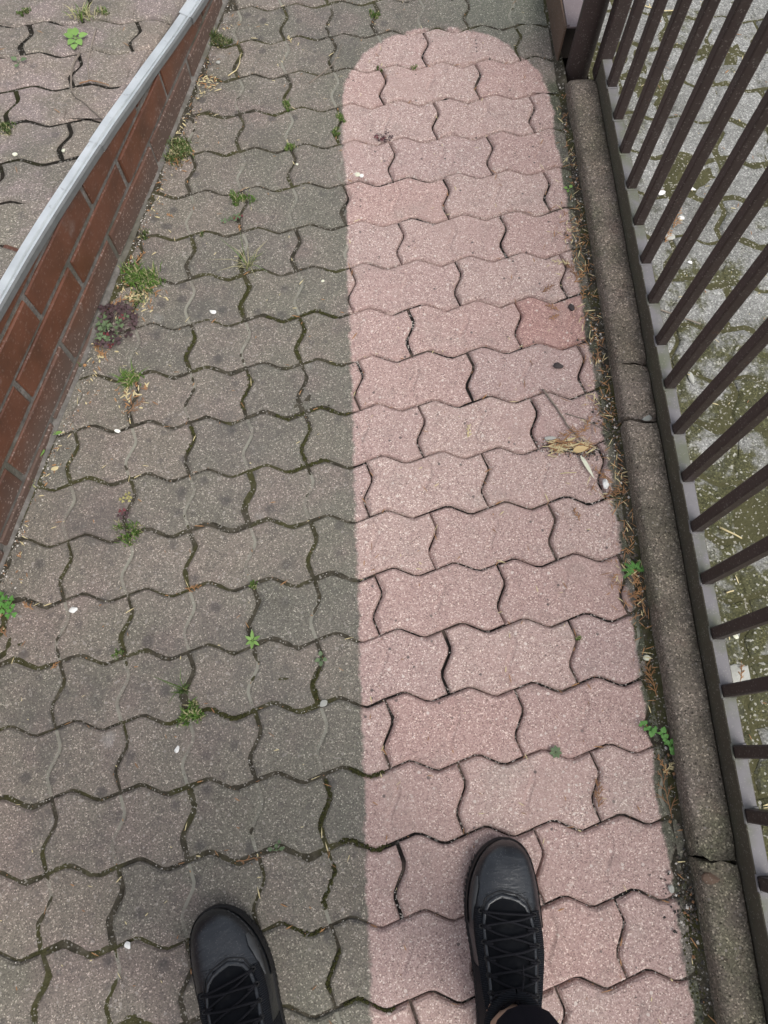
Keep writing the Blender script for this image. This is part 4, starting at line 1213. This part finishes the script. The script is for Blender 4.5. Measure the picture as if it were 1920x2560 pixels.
for _ in range(900):
    q = rnd.random(); c = G(1370 + 110 * q, 1112 + 20 * q)
    it.append((c.x + rnd.gauss(0, .012), c.y + rnd.gauss(0, .007), rnd.uniform(0, .004), rnd.choice((.001, .0015, .002)), rnd.choice((0, 0, 0, 1, 2))))
for _ in range(1500):
    y = rnd.uniform(-.4, 1.75)
    if rnd.random() > .45 + .8 * mnoise.noise(Vector((y * 5, 1, 7))): continue
    x = wall_x(y) + .008 + abs(rnd.gauss(0, .013)); it.append((x, y, .0012, rnd.choice((.0008, .0011, .0016, .0022)), rnd.choice((0, 1, 1, 2))))
for _ in range(2600):
    it.append((*(lambda u, v, t, k: joint_pt(k, u, v, t))(rnd.randint(-7, 4), rnd.randint(-9, 13), rnd.random(), rnd.choice('vhh')), -.002 + rnd.uniform(0, .002), rnd.choice((.0006, .0009, .0013)), rnd.choice((1, 1, 0, 2))))
it = [q for q in it if wall_x(q[1]) + .006 < q[0] < kerb_x(q[1]) - .0005]
scatter('grit', 'dark and pale grit along kerb, wall foot and joints', ('gravel_dark', 'gravel_pale', 'sprig_brown', 'gravel_mid'), it)
it = []
for _ in range(1500):
    x = rnd.uniform(.58, 1.5); y = rnd.uniform(-.6, 2.2)
    if rnd.random() > .5 + .9 * mnoise.noise(Vector((x * 5, y * 5, 7))): continue
    it.append((x, y, -.004, rnd.choice((.0007, .0009, .0013, .0019)), rnd.choice((1, 1, 3, 2, 0))))
scatter('yard_grit', 'pale crumbs spread over the mossy yard behind the fence', ('gravel_dark', 'gravel_pale', 'sprig_pale', 'gravel_mid'), it)
# straw-like scales and needles strewn about
V, F, MI = [], [], []
def needle(x, y, z, L, w, a, m):
    b = len(V); dx, dy = math.cos(a) * L / 2, math.sin(a) * L / 2; nx, ny = -math.sin(a) * w, math.cos(a) * w; q = rnd.gauss(0, L * .10)
    V.extend([(x - dx - nx * .6, y - dy - ny * .6, z), (x - dx + nx * .6, y - dy + ny * .6, z), (x + q * ny / w - nx, y - q * nx / w - ny, z + .0008), (x + q * ny / w + nx, y - q * nx / w + ny, z + .0008), (x + dx, y + dy, z + .0003)])
    F.extend([(b, b + 1, b + 3, b + 2), (b + 2, b + 3, b + 4)]); MI.extend([m, m])
for _ in range(420):
    y = rnd.uniform(-.3, 1.75); n_ = mnoise.noise(Vector((y * 6, 5, 0)))
    if rnd.random() > .5 + n_: continue
    needle(wall_x(y) + .012 + abs(rnd.gauss(0, .022)), y, .001, rnd.uniform(.004, .014), rnd.uniform(.0006, .0018), rnd.uniform(0, 6.3), rnd.choice((0, 0, 1, 2)))
for c, n_, s in (((345, 745), 60, .022), ((325, 985), 46, .018), ((430, 320), 40, .018), ((435, 395), 40, .02), ((520, 210), 50, .016), ((245, 870), 26, .016), ((470, 195), 60, .016)):
    p = G(*c)
    for _ in range(n_):
        x, y = p.x + rnd.gauss(0, s), p.y + rnd.gauss(0, s)
        if x > wall_x(y) + .01: needle(x, y, .0025, rnd.uniform(.005, .016), rnd.uniform(.0007, .002), rnd.uniform(0, 6.3), rnd.choice((0, 0, 1, 2)))
for _ in range(1250):
    y = rnd.uniform(-.6, 1.45); heap = math.exp(-((y - .64) / .06) ** 2) + math.exp(-((y - .80) / .05) ** 2) + math.exp(-((y - 1.05) / .09) ** 2) + math.exp(-((y - .30) / .06) ** 2) + math.exp(-((y - .48) / .05) ** 2)
    if rnd.random() > (.16 if y > .15 else .05) + .9 * heap: continue
    needle(kerb_x(y) - .002 - abs(rnd.gauss(0, .014 + .02 * heap)), y, .003 + rnd.uniform(0, .004), rnd.uniform(.006, .026), rnd.uniform(.0005, .0011), rnd.uniform(0, 6.3), rnd.choice((0, 1, 1, 2)))
for _ in range(90):
    c = G(rnd.uniform(1370, 1480), rnd.gauss(1115, 9)); needle(c.x, c.y, .005, rnd.uniform(.01, .035), rnd.uniform(.0006, .0012), rnd.gauss(.1, .5), rnd.choice((0, 1, 2)))
for _ in range(330):
    x = rnd.uniform(-.75, .43); y = rnd.uniform(-.4, 1.8)
    if wall_x(y) + .02 < x < kerb_x(y) - .02: needle(x, y, .0014, rnd.uniform(.003, .013), rnd.uniform(.0004, .0011), rnd.uniform(0, 6.3), rnd.choice((0, 0, 1, 2)))
for _ in range(320):
    u, v, k = rnd.randint(-7, 4), rnd.randint(-9, 13), rnd.choice('vvh'); x, y = joint_pt(k, u, v, rnd.random())
    if wall_x(y) + .02 < x < kerb_x(y) - .02: needle(x, y, .0005, rnd.uniform(.004, .020), rnd.uniform(.0005, .0012), (GA + (1.57 if k == 'v' else 0)) + rnd.gauss(0, .5), rnd.choice((0, 1, 1, 2)))
for _ in range(420):
    x = rnd.uniform(.6, 1.4); y = rnd.uniform(-.5, 2.0); needle(x, y, -.003, rnd.uniform(.004, .018), rnd.uniform(.0005, .0014), rnd.uniform(0, 6.3), rnd.choice((0, 0, 1, 2)))
for _ in range(60):
    x = rnd.uniform(-1.6, -.5); y = rnd.uniform(.6, 2.2)
    if x < wall_x(y) - .05: needle(x, y, up_z(x, y) + .0015, rnd.uniform(.004, .02), rnd.uniform(.0005, .0011), rnd.uniform(0, 6.3), rnd.choice((0, 1, 2)))
tag(mesh('litter', V, F, [M['sprig_pale'], M['sprig'], M['sprig_brown']], None, False, MI), 'dry straw scales and needles strewn over the paving', 'litter', kind='stuff')

# ------------------------------------------------------------------ the person: shoes, ankles, trousers
def leather():
    t = NT('black_leather', .42, .6)
    t.b.inputs['Coat Weight'].default_value = .35; t.b.inputs['Coat Roughness'].default_value = .26; t.b.inputs['Coat IOR'].default_value = 1.55; t.b.inputs['Coat Tint'].default_value = (.90, .96, 1.0, 1)
    tc = t.n('ShaderNodeTexCoord').outputs['Object']
    c = t.mix(t.noise(18, 4, .6, tc), (.0040, .0052, .0078), (.0095, .0115, .0155))
    scuff = t.math('MULTIPLY', t.step(t.noise(420, 2, .5, tc), .60, .70), t.step(t.noise(22, 3, .5, tc), .48, .66))
    c = t.mix(t.math('MULTIPLY', scuff, .5), c, (.085, .085, .085))
    c = t.mix(t.math('MULTIPLY', t.step(t.noise(34, 4, .7, tc), .52, .7), .25), c, (.045, .046, .047))
    dm = t.n('ShaderNodeSeparateXYZ'); t.t.links.new(tc, dm.inputs[0])
    c = t.mix(t.math('MULTIPLY', t.math('SUBTRACT', 1, t.step(t.math('ADD', dm.outputs[2], t.math('MULTIPLY', t.noise(40, 4, .6, tc), .02)), .030, .052)), .30), c, (.040, .042, .045))
    c = t.mix(t.math('MULTIPLY', t.step(t.cell(900, tc), .955, .98), .30), c, (.16, .155, .15))
    nb = t.bump(t.noise(420, 3, .6, tc), .30, .0010)
    wr = t.n('ShaderNodeTexNoise'); wr.inputs['Scale'].default_value = 30; wr.inputs['Detail'].default_value = 3; wr.inputs['Distortion'].default_value = 1.4
    mp = t.n('ShaderNodeMapping'); mp.inputs['Scale'].default_value = (.6, 2.6, 1); t.t.links.new(tc, mp.inputs[0]); t.t.links.new(mp.outputs[0], wr.inputs['Vector'])
    nb = t.bump(wr.outputs['Fac'], .55, .0025, nb)
    return t.done(c, nb, t.math('ADD', .22, t.math('MULTIPLY', t.noise(25, 4, .6, tc), .30)))
M['leather'] = leather()
def fabric(name, a, b, sc, rough=.9, st=.6):
    t = NT(name, rough, .15)
    tc = t.n('ShaderNodeTexCoord').outputs['Object']
    wv = t.n('ShaderNodeTexWave'); wv.inputs['Scale'].default_value = sc; wv.bands_direction = 'Y'; wv.inputs['Distortion'].default_value = .6
    t.t.links.new(tc, wv.inputs['Vector'])
    c = t.mix(wv.outputs['Fac'], a, b)
    c = t.mix(t.math('MULTIPLY', t.step(t.noise(60, 3, .5, tc), .55, .7), .25), c, (.03, .03, .03))
    return t.done(c, t.bump(wv.outputs['Fac'], st, .001))
M['tongue'] = fabric('black_tongue_fabric', (.006, .0068, .0085), (.011, .012, .015), 240)
M['rib'] = fabric('ribbed_black_panel', (.0065, .0075, .010), (.016, .018, .023), 120, .75, .9)
M['rubber'] = simple('black_rubber', (.010, .010, .011), (.020, .020, .021), 40, .65, .3, .3)
M['lace'] = simple('black_lace', (.006, .006, .008), (.016, .016, .020), 300, .85, .2, .5)
M['trim'] = simple('grey_trim', (.035, .036, .038), (.060, .062, .064), 60, .5, .4)
M['trouser'] = simple('navy_black_cloth', (.006, .0068, .011), (.013, .014, .021), 120, .95, .1, .3)
M['skin'] = simple('skin', (.42, .26, .18), (.50, .32, .23), 60, .55, .4, .1)

WD = [(0, 0.004, 0.004), (.004, .018, .020), (.012, .0295, .031), (.025, .0400, .0400), (.045, .0490, .0475), (.065, .0535, .0525), (.09, .0560, .0560), (.115, .0555, .0575), (.14, .0525, .0555), (.17, .047, .050), (.20, .042, .045), (.23, .0385, .041), (.26, .036, .037), (.28, .031, .032), (.295, .020, .020), (.302, .004, .004)]
HT = [(0, .026), (.006, .040), (.018, .051), (.04, .0575), (.07, .0625), (.10, .0700), (.13, .081), (.16, .0935), (.19, .106), (.215, .116), (.24, .118), (.27, .112), (.295, .102), (.302, .09)]
def interp(T, d, i):
    for a, b in zip(T, T[1:]):
        if d <= b[0]: return a[i] + (b[i] - a[i]) * (d - a[0]) / (b[0] - a[0])
    return T[-1][i]
def build_shoe(tip, ang, mirror, person, label):
    """local axes: toe tip at the origin, heel towards -y, +x to the inner side of the foot when mirror = 1"""
    sx = mirror
    def surf(d, th, off=0.0):
        "d behind the tip, th from 0 (inner side) to pi (outer side)"
        wi, wo, h = interp(WD, d, 1), interp(WD, d, 2), interp(HT, d, 1)
        z0 = .020
        c = math.cos(th); s = math.sin(th)
        w = wi if c >= 0 else wo
        p_ = .80
        x = math.copysign(abs(c) ** p_, c) * (w + off); z = z0 + (h - z0 + off) * (s ** .72 if s > 0 else 0)
        cl = .004 * math.sin(min(1, d / .15) * math.pi)
        return Vector((sx * (x + cl), -d, z))
    root = empty('shoe', (0, 0, 0)); root.parent = person
    root.location = (tip[0], tip[1], 0.0015); root.rotation_euler = (0, 0, ang); root['label'] = label
    ds = [0.0005, .002, .005, .010, .017, .026, .037, .050, .064, .078, .092, .106, .120, .135, .150, .165, .180]
    NT_ = 26
    # sole with a thick rubber edge
    m_ = MB()
    out = []
    dd = [.0005, .003, .008, .015, .025, .038, .055, .075, .095, .115, .14, .165, .19, .215, .24, .26, .275, .288, .296, .3015]
    def ol(d, e): 
        a = interp(WD, d, 1); b_ = interp(WD, d, 2); cl = .004 * math.sin(min(1, d / .15) * math.pi)
        return (sx * (a + e + cl), sx * (-b_ - e + cl))
    def loop(e, z, tipo):
        L_ = [(ol(d, e)[0], -d + tipo * (1 - d / .15 if d < .15 else 0), z) for d in dd] + [(ol(d, e)[1], -d + tipo * (1 - d / .15 if d < .15 else 0), z) for d in dd[::-1]]
        return L_
    lp = [loop(-.003, 0, -.004), loop(.0008, .003, .001), loop(.0016, .011, .0024), loop(.0014, .019, .0024), loop(-.0005, .0235, .0002), loop(-.007, .024, -.006)]
    if sx > 0: lp = [l[::-1] for l in lp]
    m_.grid(lp, closed=True); m_.f.append(tuple(range(len(lp[0])))[::-1]); m_.m.append(0)
    m_.build('sole', M['rubber'], root, True)
    # tread blocks along the sole edge
    m_ = MB()
    for d in [x * .009 + .03 for x in range(26)]:
        for sd in (0, 1):
            e = ol(d, .0014)[sd]; sg_ = 1 if e > 0 else -1
            m_.box((e - .0012, -d - .003, .004), (e + .0003, -d + .003, .019))
    m_.build('tread', M['rubber'], root)['kind'] = 'stuff'
    # rand: rubber strip around the toe
    m_ = MB(); rows = []
    for d in ds[:13]:
        rows.append([surf(d, t, .0016) for t in (0.0, .08, .16, .25 - .12 * (d / .12), .26 - .12 * (d / .12))])
    rows2 = []
    for d in ds[:13]:
        rows2.append([surf(d, math.pi - t, .0016) for t in (0.0, .08, .16, .25 - .12 * (d / .12), .26 - .12 * (d / .12))])
    ring = [r for r in rows[::-1]] + rows2
    m_.grid(ring); m_.build('toe_rand', M['rubber'], root, True)
    # upper: leather vamp, open for the tongue at the back
    m_ = MB(); rows = []
    for d in ds: rows.append([surf(d, math.pi * k / NT_) for k in range(NT_ + 1)])
    m_.grid(rows)
    # quarters and heel with the collar opening
    def half(d): return .50 + 0 * d
    up = m_.build('upper', M['leather'], root, True)
    sub = up.modifiers.new('sub', 'SUBSURF'); sub.levels = 1; sub.render_levels = 1
    m_ = MB()
    for (ta, tb) in ((0, .92), (math.pi, math.pi - .92)):
        rows = []
        for d in [.17, .185, .20, .215, .23, .245, .26, .275, .288, .297, .3015]:
            top = tb
            rows.append([surf(d, ta + (top - ta) * k / 9, .0004) for k in range(10)] + [surf(d, top, -.005), surf(d, ta + (top - ta) * .8, -.006)])
        m_.grid(rows)
    q = m_.build('quarter', M['rib'], root, True)
    # tongue: padded panel under the laces
    m_ = MB(); rows = []
    for k in range(13):
        d = .074 + .150 * k / 12; w = .62 * min(1, (.35 + k * .22)); 
        rows.append([surf(d, math.pi / 2 + w * t, .0012 + .0022 * (1 - t * t) * min(1, k / 3)) for t in (-1, -.66, -.33, 0, .33, .66, 1)])
    m_.grid(rows); m_.build('tongue', M['tongue'], root, True)
    # eyestays: thick strips at both sides of the throat joined round its front
    def strip(name, pts, wd, th, mat):
        m2 = MB(); rows = []
        for i, (d, t, ) in enumerate(pts):
            d0, t0 = pts[max(0, i - 1)]; d1, t1 = pts[min(len(pts) - 1, i + 1)]
            P0, P1, P = surf(d0, t0), surf(d1, t1), surf(d, t)
            tg_ = (P1 - P0).normalized(); nn = (P - Vector((0, -d, .02))).normalized(); sd = tg_.cross(nn).normalized()
            w_ = wd[i] if isinstance(wd, list) else wd
            rows.append([P + sd * w_, P + sd * w_ * .8 + nn * th, P + nn * th * 1.15, P - sd * w_ * .8 + nn * th, P - sd * w_])
        m2.grid(rows); return m2.build(name, mat, root, True)
    hp = math.pi / 2
    edge = [(d_ - .024 if d_ < .17 else d_ - .01, t_) for d_, t_ in [(.215, hp - .70), (.195, hp - .68), (.175, hp - .66), (.155, hp - .64), (.138, hp - .62), (.122, hp - .56), (.109, hp - .42), (.102, hp - .22), (.0985, hp - .08), (.1005, hp + .06), (.104, hp + .24), (.110, hp + .42), (.123, hp + .56), (.138, hp + .62), (.155, hp + .64), (.175, hp + .66), (.195, hp + .68), (.215, hp + .70)]]
    strip('throat_trim', edge, .0034, .0024, M['leather'])
    strip('throat_seam', [(d - .007 if abs(t - hp) < .5 else d - .002, hp + (t - hp) * 1.16) for d, t in edge[3:-3]], .0009, .0022, M['rubber'])
    for s_ in (-1, 1):
        pts = [(.092 + .12 * k / 9, hp + s_ * (.80 + .05 * math.sin(k / 9 * math.pi))) for k in range(10)]
        strip('eyestay', pts, [.0055, .0075, .0085, .009, .009, .009, .009, .009, .0085, .007], .0034, M['rib'])
    strip('side_flash', [(.052, hp + .98), (.066, hp + .98), (.082, hp + 1.0), (.098, hp + 1.03), (.112, hp + 1.08)] if False else [(.052, hp - .98), (.066, hp - .98), (.082, hp - 1.0), (.098, hp - 1.03), (.112, hp - 1.08)], [.0028, .0085, .0065, .0036, .0008], .0018, M['trim'])
    # creases over the toes
    for (d, a0, a1, bow) in ((.074, -.55, .35, .006), (.080, -.4, .5, .005), (.068, -.2, .55, .004)):
        strip('crease', [(d + bow * math.sin(k / 8 * math.pi), hp + a0 + (a1 - a0) * k / 8) for k in range(9)], [.0003, .0009, .0013, .0015, .0015, .0015, .0013, .0009, .0003], .0007, M['leather'])
    # stitching beside the seams
    m2 = MB()
    def stitch(pts, off):
        L_ = []
        for (d0, t0), (d1, t1) in zip(pts, pts[1:]):
            L_ += [(d0 + (d1 - d0) * q / 4, t0 + (t1 - t0) * q / 4) for q in range(4)]
        for (d0, t0), (d1, t1) in list(zip(L_, L_[1:]))[::2]:
            m2.tube([surf(d0, t0, off), surf(d1, t1, off)], .00045, 4)
    stitch([(d - .011 if abs(t - hp) < .5 else d - .004, hp + (t - hp) * 1.24) for d, t in edge[3:-3]], .0012)
    stitch([(d, .40) for d in (.012, .025, .04, .055, .07, .085)], .0010)
    stitch([(d, math.pi - .40) for d in (.012, .025, .04, .055, .07, .085, .10)], .0010)
    m2.build('stitching', M['trim'], root)['kind'] = 'stuff'
    # laces: a zigzag of round cord with loops at the eyelets
    ey = [.096, .115, .134, .153, .172, .192]
    m2 = MB()
    def cord(a, b_, lift=.0052, r=.0017):
        pts = []
        for k in range(9):
            t = k / 8; d = a[0] + (b_[0] - a[0]) * t; th = a[1] + (b_[1] - a[1]) * t
            pts.append(surf(d, th, lift + .0016 * math.sin(t * math.pi)))
        m2.tube(pts, r, 6)
    cord((ey[0], hp - .60), (ey[0], hp + .60))
    for i in range(5):
        cord((ey[i], hp - .60), (ey[i + 1], hp + .60), .0050); cord((ey[i], hp + .60), (ey[i + 1], hp - .60), .0066)
        if i: cord((ey[i], hp - .60), (ey[i], hp - .36), .0052); cord((ey[i], hp + .60), (ey[i], hp + .36), .0052)
    m2.build('lace', M['lace'], root, True)
    for d in ey:
        for s_ in (-1, 1):
            m2 = MB(); P = surf(d, hp + s_ * .63, .004); m2.tube([P + Vector((.004 * math.cos(a), .0026 * math.sin(a), 0)) for a in [k * math.pi / 4 for k in range(9)]], .0011, 5)
            m2.build('eyelet', M['rubber'], root, True)
    # bow and loose lace end
    m2 = MB()
    c0 = surf(.192, hp, .010)
    def lp2(pts, r=.0015): m2.tube([c0 + Vector(p) for p in pts], r, 6)
    lp2([(0, 0, .002), (-.014, .006, .006), (-.028, .004, .004), (-.034, -.004, .0), (-.026, -.010, .001), (-.012, -.006, .003), (0, 0, .002)])
    lp2([(0, 0, .002), (.010, -.003, .007), (.020, -.010, .003), (.024, -.020, -.004), (.016, -.022, -.002), (.006, -.010, .003), (0, 0, .002)])
    lp2([(0, 0, .002), (.008, .012, .006), (.010, .026, .006)]); lp2([(0, 0, .003), (-.018, -.012, .002), (-.030, -.020, -.008)])
    m2.tube([c0 + Vector((.010, .026, .006)), c0 + Vector((.009, .043, .007))], .0011, 6)
    m2.tube([c0 + Vector((-.005, .002, .001)), c0 + Vector((.005, -.001, .004))], .0035, 7)
    m2.build('bow', M['lace'], root, True)
    # padded collar round the ankle
    m2 = MB(); pts = []
    for k in range(25):
        a = 2 * math.pi * k / 24
        d = .232 - .046 * math.cos(a); xx = .036 * math.sin(a)
        pts.append(Vector((sx * xx, -d, .110 + .010 * math.cos(a) + (.006 if math.cos(a) < -.5 else 0))))
    m2.tube(pts, .0075, 8, cap=False); m2.build('collar', M['rib'], root, True)
    return root

person = empty('person', (-.02, -.45, 0))
tag(person, 'person in black laced shoes and dark trousers looking down the path', 'person')
person_inv = Vector((.02, .45, 0))
RT, LT = Vector((.1935, -.131, 0)), Vector((-.2715, -.2320, 0))
LA = math.radians(26); RA = math.radians(-3.5)
build_shoe(RT + person_inv, RA, -1, person, 'right shoe with untied lace end, on the pink pavers')
build_shoe(LT + person_inv, LA, 1, person, 'left shoe pointing outwards, on the dark pavers')
def foot_pt(T, a, x, d, z): return T + Vector((x * math.cos(a) + d * math.sin(a), x * math.sin(a) - d * math.cos(a), z))
def skin_obj(name, chain, radii, edges, mat, sub=2):
    me = bpy.data.meshes.new(name); me.from_pydata([tuple(Vector(c) + person_inv) for c in chain], edges, [])
    o = link(bpy.data.objects.new(name, me), person); me.materials.append(mat)
    sk = o.modifiers.new('skin', 'SKIN')
    for v, r in zip(me.skin_vertices[0].data, radii): v.radius = (r, r) if not isinstance(r, tuple) else r
    me.skin_vertices[0].data[0].use_root = True
    sk.use_smooth_shade = True
    s = o.modifiers.new('sub', 'SUBSURF'); s.levels = sub; s.render_levels = sub
    return o
ra = foot_pt(RT, RA, -.004, .236, .11); la = foot_pt(LT, LA, .004, .236, .11)
pel = Vector((-.03, -.47, .93)); 
rh = Vector((.065, -.46, .86)); lh = Vector((-.125, -.48, .86)); rk = Vector((.155, -.395, .50)); lk = Vector((-.185, -.475, .50))
rf = foot_pt(RT, RA, -.002, .10, .045); lf_ = foot_pt(LT, LA, .002, .10, .045); rhl = foot_pt(RT, RA, 0, .27, .045); lhl = foot_pt(LT, LA, 0, .27, .045)
b_ = skin_obj('body', [pel, rh, rk, ra, foot_pt(RT, RA, -.002, .232, .06), rf, rhl, lh, lk, la, foot_pt(LT, LA, .002, .232, .06), lf_, lhl],
              [.10, .075, .05, .034, .033, .022, .026, .075, .05, .034, .033, .022, .026],
              [(0, 1), (1, 2), (2, 3), (3, 4), (4, 5), (4, 6), (0, 7), (7, 8), (8, 9), (9, 10), (10, 11), (10, 12)], M['skin'])
ht = lambda T, a, s: foot_pt(T, a, s, .229, .124)
t_ = skin_obj('trousers', [pel, rh, rk, ht(RT, RA, .014).lerp(rk, .35), ht(RT, RA, .014), lh, lk, ht(LT, LA, -.002).lerp(lk, .35), ht(LT, LA, -.002)],
              [.135, .098, .072, .062, .051, .098, .072, .062, .054],
              [(0, 1), (1, 2), (2, 3), (3, 4), (0, 5), (5, 6), (6, 7), (7, 8)], M['trouser'])
